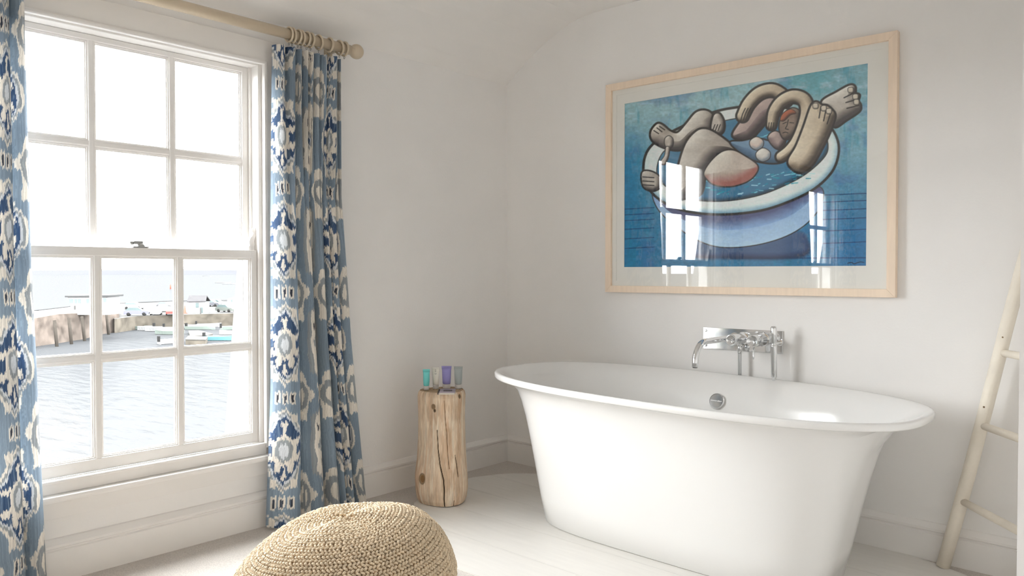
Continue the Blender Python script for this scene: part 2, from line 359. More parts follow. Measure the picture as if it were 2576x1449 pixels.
# overflow cover on the inner far wall, with its lettering
ovc = np.array((1.408 - 1.448, 0, .540)); ovy = .366
ov_n = np.array((0.0, -.93, .36)); ov_n /= np.linalg.norm(ov_n); ovp = np.array((ovc[0], ovy - .002, ovc[2]))
ov = MB().lathe([(.036, -.004), (.037, .004), (.034, .009), (.0335, .011), (.0315, .011), (.031, .0085)], ovp, ov_n, 64, smooth=False).build('overflow_cover', M['chrome'], BATH)
MB().lathe([(.0308, .0084), (.0308, .0096)], ovp, ov_n, 36, smooth=False).build('overflow_face', M['chrome'], ov)
txt = bpy.data.curves.new('overflow_lettering', 'FONT'); txt.body = 'victoria+albert'; txt.size = .0092; txt.align_x = 'CENTER'; txt.align_y = 'CENTER'; txt.extrude = .0004; txt.offset = .0002
to = bpy.data.objects.new('tmp_text', txt); COL.objects.link(to); bpy.context.view_layer.update()
tm = bpy.data.meshes.new_from_object(to.evaluated_get(bpy.context.evaluated_depsgraph_get())); bpy.data.objects.remove(to)
tm.name = 'overflow_lettering'; tm.materials.clear(); tm.materials.append(mat('raised_white_letters', (.85, .85, .85), .4, noise=.01)); lt = link(bpy.data.objects.new('overflow_lettering', tm), ov)
zx = np.array((1.0, 0, 0)); zy = np.cross(ov_n, zx); lp = ovp + ov_n * .0101
lt.matrix_local = Matrix(((zx[0], zy[0], ov_n[0], lp[0]), (zx[1], zy[1], ov_n[1], lp[1]), (zx[2], zy[2], ov_n[2], lp[2]), (0, 0, 0, 1)))
MB().lathe([(.001, 0), (.030, .001), (.034, .004), (.030, .007), (.001, .008)], (0, 0, .162), n=28).build('waste_plug', M['chrome'], BATH)

# ================================================================ WALL MIXER
MX = thing('bath_mixer', (1.46, 0, .786), 'chrome wall mixer plate with spout and two controls above the bathtub', 'tap')
plate = MB().box(1.265, 1.655, -.008, 0, .735, .838).build('plate', M['chrome'], MX, bevel=.0015)
for sx, sz in ((1.281, .822), (1.281, .751), (1.567, .823)):
    sc = MB().lathe([(.006, 0), (.006, .002), (.0045, .0035), (.0005, .0037)], (sx, -.008, sz), (0, -1, 0), 14).build('screw', M['chrome2'], plate)
    MB().box(sx - .004, sx + .004, -.0121, -.0116, sz - .0006, sz + .0006).build('screw_slot', M['chrome2'], sc)
arc = [(1.426, -.008, .797), (1.426, -.06, .797), (1.426, -.30, .797)] + [(1.426, -.30 - .085 * math.sin(t), .797 - .085 * (1 - math.cos(t))) for t in np.linspace(.15, 1.57, 9)] + [(1.426, -.387, .692)]
MB().tube(arc, [.014] * len(arc), 20).build('spout', M['chrome'], MX)
MB().lathe([(.024, 0), (.024, .004), (.017, .008), (.015, .010)], (1.426, -.008, .797), (0, -1, 0), 24).build('spout_collar', M['chrome'], MX)
MB().lathe([(.0105, 0), (.0105, .002), (.0005, .002)], (1.426, -.387, .6915), (0, 0, -1), 16).build('spout_aerator', M['dark'], MX)
dv = MB().lathe([(.030, 0), (.030, .010), (.0255, .012), (.0255, .05), (.026, .052), (.026, .125), (.0245, .130), (.0205, .130), (.019, .125), (.0005, .125)], (1.470, -.008, .795), (0, -1, 0), 32).build('diverter_knob', M['chrome'], MX)
MB().box(1.456, 1.484, -.136, -.132, .7935, .7965).build('knob_mark', M['chrome2'], dv)
hn = MB().lathe([(.030, 0), (.030, .010), (.0245, .012), (.0245, .016), (.0265, .018), (.0265, .118), (.0255, .124), (.0245, .124), (.021, .112), (.0005, .110)], (1.567, -.008, .795), (0, -1, 0), 32).build('temperature_handle', M['chrome'], MX)
MB().tube([(1.567, -.112, .772), (1.567, -.114, .722), (1.567, -.1145, .714)], [.0048, .0042, .003], 10).build('lever', M['chrome'], hn)
MB().lathe([(.012, 0), (.012, .034), (.010, .036), (.010, .046)], (1.470, -.045, .775), (0, 0, -1), 20).build('hose_outlet', M['chrome'], MX)
hp = [(1.470, -.045, .735), (1.470, -.044, .66), (1.472, -.040, .55), (1.480, -.034, .40), (1.505, -.032, .27), (1.55, -.032, .20), (1.60, -.034, .25), (1.63, -.040, .38), (1.644, -.055, .50), (1.649, -.070, .58), (1.649, -.076, .615)]
def catmull(pts, m=6, closed=False):
    pts = [np.array(p, float) for p in pts]; out = []; n = len(pts)
    for i in range(n if closed else n - 1):
        g = (lambda j: pts[j % n]) if closed else (lambda j: pts[min(max(j, 0), n - 1)])
        p0, p1, p2, p3 = g(i - 1), g(i), g(i + 1), g(i + 2)
        for t in np.linspace(0, 1, m, endpoint=False):
            out.append(.5 * (2 * p1 + (p2 - p0) * t + (2 * p0 - 5 * p1 + 4 * p2 - p3) * t * t + (3 * p1 - p0 - 3 * p2 + p3) * t ** 3))
    if not closed: out.append(pts[-1])
    return np.array(out)
hc = catmull(hp, 24); rr = [.0078 + (.0009 if i % 2 else 0) for i in range(len(hc))]
MB().tube(hc, rr, 12).build('shower_hose', M['chrome2'], MX)
MB().lathe([(.014, 0), (.014, .02), (.009, .022), (.009, .075)], (1.649, -.008, .787), (0, -1, 0), 18).build('shower_holder', M['chrome'], MX)
HS = thing('hand_shower', (1.649, -.09, .62), 'slim chrome stick hand shower hanging upright on the mixer plate', 'hand shower')
MB().lathe([(.0085, 0), (.0085, .022), (.0125, .026), (.0130, .06), (.0145, .16), (.0145, .165)], (1.649, -.082, .615), (0, -.04, 1), 22).build('shower_grip', M['chrome'], HS)
MB().lathe([(.0145, 0), (.0112, .004), (.0112, .010), (.0142, .014), (.0142, .075), (.0115, .083), (.0005, .084)], (1.649, -.0886, .780), (0, -.04, 1), 22).build('shower_head', M['chrome'], HS)

# ================================================================ FRAMED PAINTING
FX0, FX1, FZ0, FZ1, FD = .714, 2.130, .998, 2.075, .032
PIC = thing('framed_painting', ((FX0 + FX1) / 2, -.001, FZ0), 'large glazed painting of a bathing figure in a pale wood frame', 'picture')
fw_ = .034
def mitre(name, pts):
    """frame side: quad in the x-z plane extruded from the wall"""
    return MB().prism([(x, -.001, z) for x, z in pts], (0, -FD, 0)).build(name, M['frame'], PIC, bevel=.0015)
mitre('frame_side', [(FX0, FZ0), (FX1, FZ0), (FX1 - fw_, FZ0 + fw_), (FX0 + fw_, FZ0 + fw_)])
mitre('frame_side', [(FX1, FZ0), (FX1, FZ1), (FX1 - fw_, FZ1 - fw_), (FX1 - fw_, FZ0 + fw_)])
mitre('frame_side', [(FX1, FZ1), (FX0, FZ1), (FX0 + fw_, FZ1 - fw_), (FX1 - fw_, FZ1 - fw_)])
mitre('frame_side', [(FX0, FZ1), (FX0, FZ0), (FX0 + fw_, FZ0 + fw_), (FX0 + fw_, FZ1 - fw_)])
QX0, QX1, QZ0, QZ1 = .820, 2.011, 1.128, 1.966
i0, i1, j0, j1 = FX0 + .030, FX1 - .030, FZ0 + .030, FZ1 - .030
def window_mat(name, a0, a1, c0, c1, b0, b1, d0, d1, yf, yb):
    mb = MB()
    for (xa, xb, za, zb) in ((a0, a1, c0, d0), (a0, a1, d1, c1), (a0, b0, d0, d1), (b1, a1, d0, d1)): mb.box(xa, xb, yf, yb, za, zb)
    return mb.build(name, M['matb'], PIC)
window_mat('mount_board', i0, i1, j0, j1, QX0, QX1, QZ0, QZ1, -.0155, -.0125)
window_mat('outer_mount', i0, i1, j0, j1, i0 + .030, i1 - .030, j0 + .030, j1 - .030, -.0185, -.0155)
MB().box(i0, i1, -.004, -.002, j0, j1).build('backing_board', M['matb'], PIC)
MB().box(i0, i1, -.0262, -.0242, j0, j1).build('picture_glass', M['pglass'], PIC)

# ---- the painted sheet: pigment computed on a fine mesh (shapes traced on the photographed sheet)
NU, NV = 560, 400
X, Z = np.meshgrid(np.linspace(QX0 - .002, QX1 + .002, NU), np.linspace(QZ0 - .002, QZ1 + .002, NV))
PP = np.stack([X, np.full_like(X, -.0118), Z], -1)
pxx, pyy = proj(PP.reshape(-1, 3)); QX = ((pxx - 1500) * 2.07).reshape(NV, NU); QY = ((pyy - 60) * 2.07).reshape(NV, NU)
def lerp(a, b, t): return a + (b - a) * t[..., None]
C = lambda r, g, b: np.array((r, g, b), float)
nz = fbm(QX / 60, QY / 22, 1); nz2 = fbm(QX / 20, QY / 120, 5); nz3 = fbm(QX / 14, QY / 9, 9)
g = np.clip((QY - 250) / 1000, 0, 1)
img = lerp(C(140, 176, 184) + 0 * QX[..., None], C(52, 112, 150), sst(.1, .95, g))
img = lerp(img, C(28, 112, 158), sst(330, 150, QX) * sst(480, 760, QY) * .8)
img = lerp(img, C(26, 92, 146), sst(1050, 1400, QX) * sst(750, 1200, QY) * .55); img = lerp(img, C(96, 150, 168), sst(1150, 1300, QX) * sst(760, 560, QY) * .5)
img = lerp(img, C(70, 145, 160), sst(900, 1000, QX) * sst(1300, 1150, QX) * sst(420, 330, QY) * .6)
img = lerp(img, C(165, 190, 200), sst(.5, .8, nz) * sst(700, 300, QY) * .7)
img = lerp(img, C(30, 120, 150), sst(.55, .8, nz2) * .35); img = lerp(img, C(60, 90, 150), sst(.55, .75, fbm(QX / 90, QY / 90, 3)) * .3)
img *= (.9 + .22 * nz3)[..., None]
def seg_d(px, py, pts, closed):
    best = np.full(px.shape, 1e9); par = np.zeros(px.shape); n = len(pts); side = np.zeros(px.shape, bool)
    for i in range(n if closed else n - 1):
        x0, y0 = pts[i][:2]; x1, y1 = pts[(i + 1) % n][:2]; dx, dy = x1 - x0, y1 - y0; L = dx * dx + dy * dy + 1e-9
        t = np.clip(((px - x0) * dx + (py - y0) * dy) / L, 0, 1); d = (px - x0 - t * dx) ** 2 + (py - y0 - t * dy) ** 2
        m = d < best; best = np.where(m, d, best); par = np.where(m, i + t, par)
        if closed and abs(dy) > 1e-9:
            c = ((y0 > py) != (y1 > py)) & (px < (x1 - x0) * (py - y0) / (y1 - y0) + x0); side ^= c
    return np.sqrt(best), par, side
OUT = C(44, 42, 42)
def paint(sd, box, light, midc, darkc, w=40, ow=11, ld=(-.5, -.8), soft=2.5):
    global img
    y0, y1, x0, x1 = box
    sub = img[y0:y1, x0:x1]; qx, qy = QX[y0:y1, x0:x1], QY[y0:y1, x0:x1]
    gy, gx = np.gradient(sd); gl = np.sqrt(gx ** 2 + gy ** 2) + 1e-9
    gx, gy = gx / gl, -gy / gl                                    # outward direction (rows run upwards)
    ins = np.clip(-sd / w, 0, 1); lit = (gx * ld[0] + gy * ld[1]) * (1 - ins * .9)
    ins = ins ** .8; v = .28 + .42 * ins + .72 * (gx * ld[0] + gy * ld[1]) * (1 - ins)
    v = np.clip(v + .16 * (nz[y0:y1, x0:x1] - .5) + .06 * (nz3[y0:y1, x0:x1] - .5), 0, 1)
    col = np.where((v < .5)[..., None], lerp(darkc + 0 * qx[..., None], midc, v * 2), lerp(midc + 0 * qx[..., None], light, np.clip(v * 2 - 1, 0, 1)))
    if ow: sub = lerp(sub, OUT, sst(ow + soft, ow - soft, sd))
    sub = lerp(sub, col, sst(soft, -soft, sd)); img[y0:y1, x0:x1] = sub
def bbox(pts, pad):
    a = np.array(pts); m = (QX > a[:, 0].min() - pad) & (QX < a[:, 0].max() + pad) & (QY > a[:, 1].min() - pad) & (QY < a[:, 1].max() + pad)
    r = np.where(m.any(1))[0]; c = np.where(m.any(0))[0]; return r[0], r[-1] + 1, c[0], c[-1] + 1
def shape(pts, *a, **k):
    pts = catmull(pts, 5, True); b = bbox(pts, 30); d, _, ins = seg_d(QX[b[0]:b[1], b[2]:b[3]], QY[b[0]:b[1], b[2]:b[3]], pts, True)
    paint(np.where(ins, -d, d), b, *a, **k)
def limb(pts, r, *a, **k):
    pts = catmull(pts, 6); b = bbox(pts, max(np.atleast_1d(r)) + 30); d, par, _ = seg_d(QX[b[0]:b[1], b[2]:b[3]], QY[b[0]:b[1], b[2]:b[3]], pts, False)
    rr = r if np.isscalar(r) else np.interp(par, np.linspace(0, len(pts) - 1, len(r)), r); paint(d - rr, b, *a, **k)
def line(pts, wd, col=OUT, al=1.0):
    pts = catmull(pts, 5) if len(pts) > 2 else np.array(pts, float); b = bbox(pts, wd + 8); d, _, _ = seg_d(QX[b[0]:b[1], b[2]:b[3]], QY[b[0]:b[1], b[2]:b[3]], pts, False)
    img[b[0]:b[1], b[2]:b[3]] = lerp(img[b[0]:b[1], b[2]:b[3]], col, sst(wd + 2, wd - 1.5, d) * al)
# floor lines
for y in (965, 995, 1025, 1070, 1120, 1170): line([(150, y), (300, y - 8)], 2.2, C(20, 60, 100), .8)
for y in (888, 925, 968, 1015, 1075, 1140): line([(1180, y + 4), (1420, y - 6)], 2.2, C(22, 50, 90), .85)
line([(700, 1222), (1420, 1218)], 2.4, C(22, 50, 90), .8)
# shadow below the bath, bath body
shape([(480, 1120), (560, 1120), (800, 1150), (1000, 1085), (1090, 1100), (1080, 1215), (700, 1225), (500, 1215)], C(80, 105, 135), C(62, 80, 115), C(48, 58, 84), ow=0, soft=12)
shape([(300, 880), (420, 960), (560, 985), (760, 980), (960, 930), (1120, 850), (1180, 870), (1160, 960), (1080, 1050), (960, 1115), (800, 1155), (640, 1160), (520, 1120), (400, 1040), (320, 960)], C(172, 200, 220), C(128, 160, 200), C(78, 84, 120), w=110, ow=5, ld=(.0, .9))
# rim
RIMO = [(252, 740), (275, 660), (340, 600), (450, 540), (600, 470), (740, 440), (900, 430), (1080, 470), (1200, 530), (1248, 600), (1255, 680), (1220, 770), (1130, 855), (1000, 920), (860, 965), (700, 985), (550, 982), (420, 955), (320, 900), (265, 830)]
RIMI = [(320, 740), (350, 670), (430, 615), (560, 545), (700, 500), (900, 480), (1080, 510), (1180, 570), (1205, 640), (1180, 700), (1090, 780), (980, 840), (850, 890), (700, 918), (560, 920), (450, 900), (370, 850), (325, 800)]
shape(RIMO, C(226, 232, 224), C(196, 212, 212), C(120, 160, 180), w=34, ow=13, ld=(-.2, -.6))
shape(RIMI, C(70, 130, 160), C(54, 104, 140), C(40, 66, 84), w=26, ow=5)
m = (QY > 480) & (QY < 920)
for _ in range(90):
    x = rng.uniform(560, 1120); y = 905 - abs(x - 700) * .20 - rng.uniform(0, 85)
    if rng.random() < .35: x = rng.uniform(720, 990); y = rng.uniform(580, 720)
    L = rng.uniform(8, 30); a = rng.uniform(-.5, .2); line([(x, y), (x + L, y + L * a)], rng.uniform(1.2, 3), C(*(rng.choice([(120, 205, 215), (170, 215, 225), (30, 130, 160), (40, 150, 170)]))), .8)
SK = (C(232, 224, 204), C(166, 152, 132), C(70, 62, 56)); SK2 = (C(206, 190, 182), C(132, 116, 114), C(58, 52, 56)); GR = (C(228, 226, 218), C(150, 142, 134), C(66, 62, 64))
# far thigh and the arm over it
shape([(712, 575), (760, 500), (810, 430), (860, 395), (920, 388), (965, 420), (955, 470), (900, 495), (850, 550), (800, 600), (745, 600)], *SK2, w=60)
limb([(762, 480), (795, 415), (850, 362), (915, 345), (965, 368), (990, 400)], [28, 30, 31, 31, 30, 28], *SK, w=30)
for dx in (0, 14, 28): line([(752 + dx, 505 - dx * .2), (762 + dx, 470), (776 + dx, 440)], 2.4)
# left lower leg with foot, hand on the knee
shape([(286, 590), (290, 555), (318, 522), (345, 528), (385, 560), (425, 568), (470, 520), (520, 462), (570, 452), (606, 480), (600, 545), (560, 575), (500, 600), (450, 650), (380, 650), (310, 620)], *GR, w=55)
for p in (((300, 556), (325, 572)), ((316, 542), (342, 562)), ((330, 534), (356, 552))): line(list(p), 2.6)
shape([(612, 480), (640, 470), (662, 510), (660, 555), (635, 575), (600, 560)], *GR, w=22)
for dx in (0, 14, 28): line([(606 + dx, 556), (618 + dx, 525)], 2.4)
# left foot gripping the rim
shape([(240, 775), (285, 770), (330, 800), (330, 850), (290, 868), (245, 845)], *GR, w=26, ow=8)
for y in (797, 818, 838): line([(242, y), (300, y + 4)], 2.4)
# near shin and knee, the big thigh
shape([(400, 900), (425, 760), (465, 630), (515, 566), (560, 548), (615, 566), (690, 620), (748, 668), (690, 662), (625, 700), (570, 770), (545, 880), (470, 905)], *GR, w=75)
# torso in the water
shape([(700, 620), (760, 612), (850, 600), (960, 640), (1000, 690), (950, 722), (860, 718), (780, 690)], C(120, 150, 175), C(90, 120, 150), C(58, 82, 104), w=50, ow=9)
shape([(802, 610), (835, 590), (868, 610), (864, 640), (835, 656), (806, 640)], C(215, 214, 206), C(196, 180, 170), C(120, 130, 140), w=26, ow=4)
shape([(834, 672), (868, 648), (903, 668), (900, 700), (866, 716), (838, 700)], C(222, 222, 214), C(190, 188, 182), C(120, 130, 140), w=26, ow=4)
shape([(563, 775), (600, 715), (655, 668), (712, 660), (770, 688), (838, 738), (826, 785), (780, 822), (700, 845), (620, 838), (580, 810)], C(216, 214, 204), C(172, 160, 150), C(150, 96, 88), w=90, ow=7)
# shoulder, head
shape([(895, 590), (935, 560), (985, 600), (960, 650), (925, 640)], *SK2, w=30, ow=6)
shape([(955, 520), (975, 470), (1020, 440), (1060, 460), (1058, 540), (1020, 590), (980, 600), (958, 565)], C(170, 150, 132), C(112, 98, 90), C(56, 50, 50), w=36, ow=6)
shape([(958, 500), (975, 465), (1015, 445), (1040, 465), (1010, 475), (978, 505)], C(190, 110, 80), C(140, 84, 66), C(80, 56, 50), w=14, ow=2)
line([(1000, 500), (993, 530), (985, 545), (1000, 550)], 2.2); line([(972, 520), (990, 512)], 2); line([(1008, 514), (1028, 516)], 2); line([(972, 568), (985, 564), (998, 568)], 2.2)
# near arm looping over the head
limb([(912, 528), (925, 460), (965, 405), (1025, 378), (1080, 395), (1098, 450), (1080, 530), (1045, 610), (1005, 660), (962, 692)], [22, 27, 29, 31, 32, 32, 30, 28, 26, 24], *SK, w=30)
for dx in (-12, 0, 12): line([(908 + dx, 548), (912 + dx, 515)], 2.2)
# feet at the right
shape([(1178, 402), (1250, 358), (1318, 322), (1345, 328), (1348, 362), (1368, 372), (1362, 400), (1374, 425), (1366, 455), (1300, 500), (1245, 535), (1215, 500), (1190, 450)], *GR, w=60)
for p in (((1290, 385), (1345, 358)), ((1300, 410), (1362, 392)), ((1305, 440), (1368, 424))): line(list(p), 2.8)
shape([(1118, 432), (1145, 408), (1175, 425), (1200, 428), (1226, 448), (1242, 480), (1222, 545), (1178, 640), (1122, 735), (1062, 772), (1012, 745), (1002, 706), (1040, 640), (1080, 540)], *SK, w=60)
for p in (((1170, 430), (1160, 490)), ((1198, 438), (1184, 505)), ((1222, 460), (1202, 520))): line(list(p), 2.8)
for x, y in ((1142, 428), (1185, 440), (1212, 455), (1325, 345), (1350, 380), (1355, 408)): shape([(x - 12, y - 10), (x + 10, y - 12), (x + 11, y + 10), (x - 10, y + 11)], C(214, 208, 194), C(190, 182, 168), C(140, 132, 120), w=8, ow=3)
# small figure at the left of the rim
shape([(358, 600), (378, 584), (398, 600), (398, 632), (380, 650), (360, 635)], *GR, w=18, ow=4)
limb([(372, 650), (366, 690), (350, 720)], [10, 10, 14], *GR, w=10, ow=3)
# brush strokes of the signature
line([(1310, 1246), (1330, 1243), (1342, 1249), (1360, 1244), (1375, 1240), (1392, 1242)], 1.8, C(18, 30, 50))
img *= (.97 + .06 * fbm(QX / 8, QY / 8, 21, 3))[..., None]
sheet = grid_obj('painted_sheet', PP, M['print'], np.clip(s2l(np.clip(img, 0, 255)) * 1.35, 0, .92), PIC, smooth=False)

# ================================================================ CURTAINS
def ikat(s, z, pw=.46):
    """printed cotton: s across the cloth, z up, both in metres -> linear colour"""
    st = np.floor(s / .0042); z = z + (_h(st, st * 0, 4) - .5) * .016 + (_h(np.floor(s / .0013), st * 0, 8) - .5) * .007
    s = s + (vnoise(s * 30, z * 30, 3) - .5) * .010; z = z + (vnoise(s * 22, z * 22, 6) - .5) * .014
    PW, PH = .46, .447; z = z - .1215; s = s * (PW / pw)
    u = (s / PW) % 1.0; m = np.abs(u - .5) * PW                           # 0 at the medallion column, .23 at the totem column
    vv = (z / PH) % 1.0; v = (vv - .5) * PH; v2 = (((vv + .5) % 1.0) - .5) * PH
    navy, slate, cream, grey, blk, pale = C(56, 79, 112), C(130, 147, 163), C(226, 220, 210), C(146, 152, 156), C(52, 56, 68), C(206, 210, 214)
    col = slate + 0 * s[..., None]
    def put(mask, c): col[mask] = c
    rn = vnoise(s * 8, z * 5, 12)
    # ogee with navy ground
    e = m / .108 + (np.abs(v) / .168) ** 1.3 + .05 * np.cos(v * 70) * (m > .02)
    el = lambda cm, cv, rm, rv: ((m - cm) / rm) ** 2 + ((v - cv) / rv) ** 2 < 1
    put(e < 1.08, cream); put(e < .99, grey); put(e < .90, pale); put(e < .82, navy)
    for cm, cv, rm, rv in ((0, 0, .040, .064), (.046, .034, .024, .013), (.050, -.034, .020, .016), (.022, -.072, .011, .024), (.0, .086, .006, .026), (0, .108, .012, .011), (0, -.098, .005, .024), (0, -.116, .010, .009)): put(el(cm, cv, rm, rv), cream)
    put(el(0, .002, .027, .048), grey); put(el(0, 0, .015, .031), pale)
    # three little windows between medallions
    for c0 in (0, .026):
        put((np.abs(m - c0) < .0105) & (np.abs(v2) < .027), cream); put((np.abs(m - c0) < .0045) & (np.abs(v2) < .018), blk)
    put((np.abs(m - .035) < .013) & (np.abs(np.abs(v2) - .085) < .018), cream)
    # flower column
    f = m - .128; fr = np.hypot(f, (v2 + .01) * .55)
    put((fr < .052 + .010 * np.cos(4 * np.arctan2(v2, f))), cream); put(fr < .037, grey); put(fr < .022, cream); put((np.abs(f) < .006) & (np.abs(v2) < .05), grey)
    put((np.abs(np.abs(f) - .022) < .012) & (np.abs(v2 + .105) < .020), cream)
    # totem column
    q = PW / 2 - m; w_ = .044 - .010 * np.abs(v) / .2
    put((q < w_ + .016) & (np.abs(v) < .175 - q * .9), grey); put((q < w_) & (np.abs(v) < .165 - q * .9), cream)
    rq = np.hypot(q, v * .85); put(rq < .032, grey); put(rq < .020, pale); put(rq < .012, navy)
    for c0, vz in ((.012, -.085), (0, -.085), (.030, .072), (.018, .072)): put((np.abs(q - c0) < .0028) & (np.abs(v - vz) < .016), blk)
    put((q < .026) & (np.abs(np.abs(v2) - .012 - q * .8) < .010), cream); put((q < .010) & (np.abs(v2) < .010), grey)
    dk = (col.sum(-1) < 300) * 1.0; col = lerp(col, slate, dk * sst(.55, .95, vnoise(s / .0022, z * 14, 23)) * .55)
    col *= (.86 + .20 * _h(np.floor(s / .0016), st * 0, 15) * .7 + .14 * rn)[..., None]
    return s2l(np.clip(col, 0, 255))
def curtain(name, y0f, y1f, ztop, zbot, folds, amp, phase, x0, label, nu=340, nv=600, pa=715, pt_=.54):
    U = np.linspace(0, 1, nu); ZZ = np.linspace(zbot, ztop, nv); u, z = np.meshgrid(U, ZZ)
    hgt = (z - zbot) / (ztop - zbot)
    uw = np.clip(u + .016 * np.sin(z * 1.7 + u * 9) * np.sin(np.pi * u), 0, 1); ya = y0f(z); yb = y1f(z)
    def pleats(val):
        val = np.array(val); ix = np.clip(np.searchsorted(val, uw, side='right') - 1, 0, len(val) - 2); lo, hi = val[ix], val[ix + 1]
        q = (uw - lo) / (hi - lo); wid = hi - lo
        return amp * np.sqrt(wid / .2) * np.abs(np.sin(np.pi * q)) ** .55, .05 * wid * np.sin(2 * np.pi * q)
    ha, hb_ = pleats(folds[0]); la, lb = pleats(folds[1]); k = sst(.45, 1.0, hgt)
    y = ya + (yb - ya) * (u + hb_ * k + lb * (1 - k))
    x = x0 - .55 * amp + 1.2 * (ha * k * .85 + la * (1 - k)) + .005 * np.sin(z * 2.1 + u * 5)
    x = np.maximum(x, .034)
    Pt = np.stack([x, y, z], -1)
    mid = Pt[nv // 2]; sl = np.concatenate([[0], np.cumsum(np.linalg.norm(np.diff(mid, axis=0), axis=1))])
    mpx = np.maximum.accumulate(proj(mid)[0]); sA = np.interp(pa, mpx, sl); pw = pt_
    cols = ikat(np.broadcast_to(sl - sA, u.shape) + pw * 10.5, z, pw)
    root = thing(name, ((x0), float((ya[0, 0] + yb[0, 0]) / 2), zbot), label, 'curtain', 'blue ikat curtains')
    grid_obj('curtain_cloth', Pt, M['cloth'], cols, root)
    return root
ip = lambda zs, ys: (lambda z: np.interp(z, zs, ys))
CR = curtain('curtain', ip([0, .6, 1.25, 2.1], [-1.630, -1.605, -1.600, -1.582]), ip([0, .4, .8, 1.44, 2.1], [-1.100, -1.150, -1.198, -1.250, -1.243]), 2.072, .012,
             ([0, .15, .30, .40, .50, .58, .66, .76, .93, 1], [0, .31, .53, .71, .79, .88, 1]), .060, 0, .098, 'blue and cream ikat curtain hanging between the window and the log stool', pa=715, pt_=.54)
CLf = curtain('curtain', ip([0, 2.1], [-2.98, -2.93]), ip([0, .15, 1.16, 2.0, 2.1], [-2.478, -2.484, -2.520, -2.530, -2.53]), 2.072, .012,
             ([0, .14, .28, .42, .56, .70, .88, 1], [0, .2, .38, .56, .88, 1]), .055, 0, .098, 'blue and cream ikat curtain across the window from the log stool', pa=28, pt_=.48)
# pole, rings
PZ, PX, PR = 2.124, .100, .0225
def make_pole(k):
    oy = W2 * k
    p = thing('curtain_pole', (PX, -2.1 + oy, PZ), ['taupe wooden curtain pole with a ball finial above the harbour window', 'taupe wooden curtain pole above the window reflected in the picture'][k], 'curtain pole')
    MB().tube([(PX, -3.02 + oy, PZ), (PX, -1.205 + oy, PZ)], PR, 24).build('pole_rod', M['pole'], p)
    for ye, sg in ((-1.205, 1), (-3.02, -1)):
        MB().lathe([(.013, 0), (.013, .006), (.018, .010)] + [(.034 * math.sin(t), .040 - .034 * math.cos(t)) for t in np.linspace(.5, math.pi - .02, 12)], (PX, ye + oy, PZ), (0, sg, 0), 24).build('finial', M['pole'], p)
    for yb in (-1.255, -2.97):
        MB().box(0.001, PX - .010, yb - .010 + oy, yb + .010 + oy, PZ - .014, PZ + .014).box(0.001, .012, yb - .02 + oy, yb + .02 + oy, PZ - .035, PZ + .035).build('pole_bracket', M['pole'], p, bevel=.002)
    return p
make_pole(0); make_pole(1)
def torus(c, R, r, n=24, m=10, tilt=0):
    vs = []; fs = []
    for i in range(n):
        a = 2 * math.pi * i / n
        for j in range(m):
            b = 2 * math.pi * j / m; rr_ = R + r * math.cos(b)
            q = np.array((rr_ * math.cos(a), r * math.sin(b), rr_ * math.sin(a)))
            q = np.array((q[0], q[1] * math.cos(tilt) + q[2] * math.sin(tilt), -q[1] * math.sin(tilt) + q[2] * math.cos(tilt)))
            vs.append(np.array(c) + q)
            fs.append((i * m + j, ((i + 1) % n) * m + j, ((i + 1) % n) * m + (j + 1) % m, i * m + (j + 1) % m))
    return vs, fs
for px in (727, 735, 749, 757, 771, 781, 802, 828, 854, 866):
    yy = float(pl(px, 100, 0, PX)[1]); RZ = PZ - (.0300 - .0050 - PR) + .0004
    t_ = random.uniform(-.18, .18)
    r_ = thing('curtain_ring', (PX, yy, RZ - .036), ('taupe wooden curtain ring in the tight bunch at the window end of the heading' if px < 790 else 'taupe wooden curtain ring standing alone between the bunched rings and the finial' if px < 840 else 'taupe wooden curtain ring, second from the ball finial' if px < 860 else 'taupe wooden curtain ring right beside the ball finial'), 'curtain ring', 'wooden curtain rings')
    vs, fs = torus((PX, yy, RZ), .0300, .0050, tilt=t_); MB().add(vs, fs, True).build('ring_band', M['pole'], r_)
    vs, fs = torus((PX, yy, RZ - .0395), .005, .0013, 12, 6); MB().add(vs, fs, True).build('ring_eye', M['metal'], r_)
for src in (CR, CLf):
    c_ = copy_tree(src); c_.location.y += W2; c_['label'] = ('blue ikat curtain on the log stool side of the reflected window' if src is CR else 'blue ikat curtain on the far side of the reflected window')

# ================================================================ LOG STOOL
sx_, sy_ = .315, -.822; sz0 = fz(sx_) + .006; SH = .535
LOG = thing('log_stool', (sx_, sy_, sz0), 'bleached cracked tree log used as a side table in the corner', 'side table')
na, nh = 320, 190
A, Hh = np.meshgrid(np.linspace(0, 2 * np.pi, na, endpoint=False), np.linspace(0, SH, nh))
prof = np.interp(Hh, [0, .02, .06, .12, .20, .30, .40, .47, .51, .528, .535], [.110, .120, .125, .124, .118, .113, .111, .113, .114, .110, .103])
toC = math.atan2(CAM[1] - sy_, CAM[0] - sx_)          # angle that faces the camera's side of the room
th = (A - toC + np.pi) % (2 * np.pi) - np.pi          # -pi..pi, 0 = facing the room
R = prof * (1 + .045 * (fbm(np.cos(A) * 2 + 5, np.sin(A) * 2 + Hh * 3, 41) - .5) * 2) + .006 * np.cos(3 * A + 1)
R += .010 * np.exp(-((th + 1.2) / .35) ** 2 - ((Hh - .13) / .06) ** 2) + .006 * np.exp(-((th - .9) / .3) ** 2 - ((Hh - .10) / .08) ** 2)
wc = lerp(C(206, 184, 158) + 0 * A[..., None], C(190, 158, 128), sst(.35, .75, fbm(th * 4, Hh * 3, 51)))
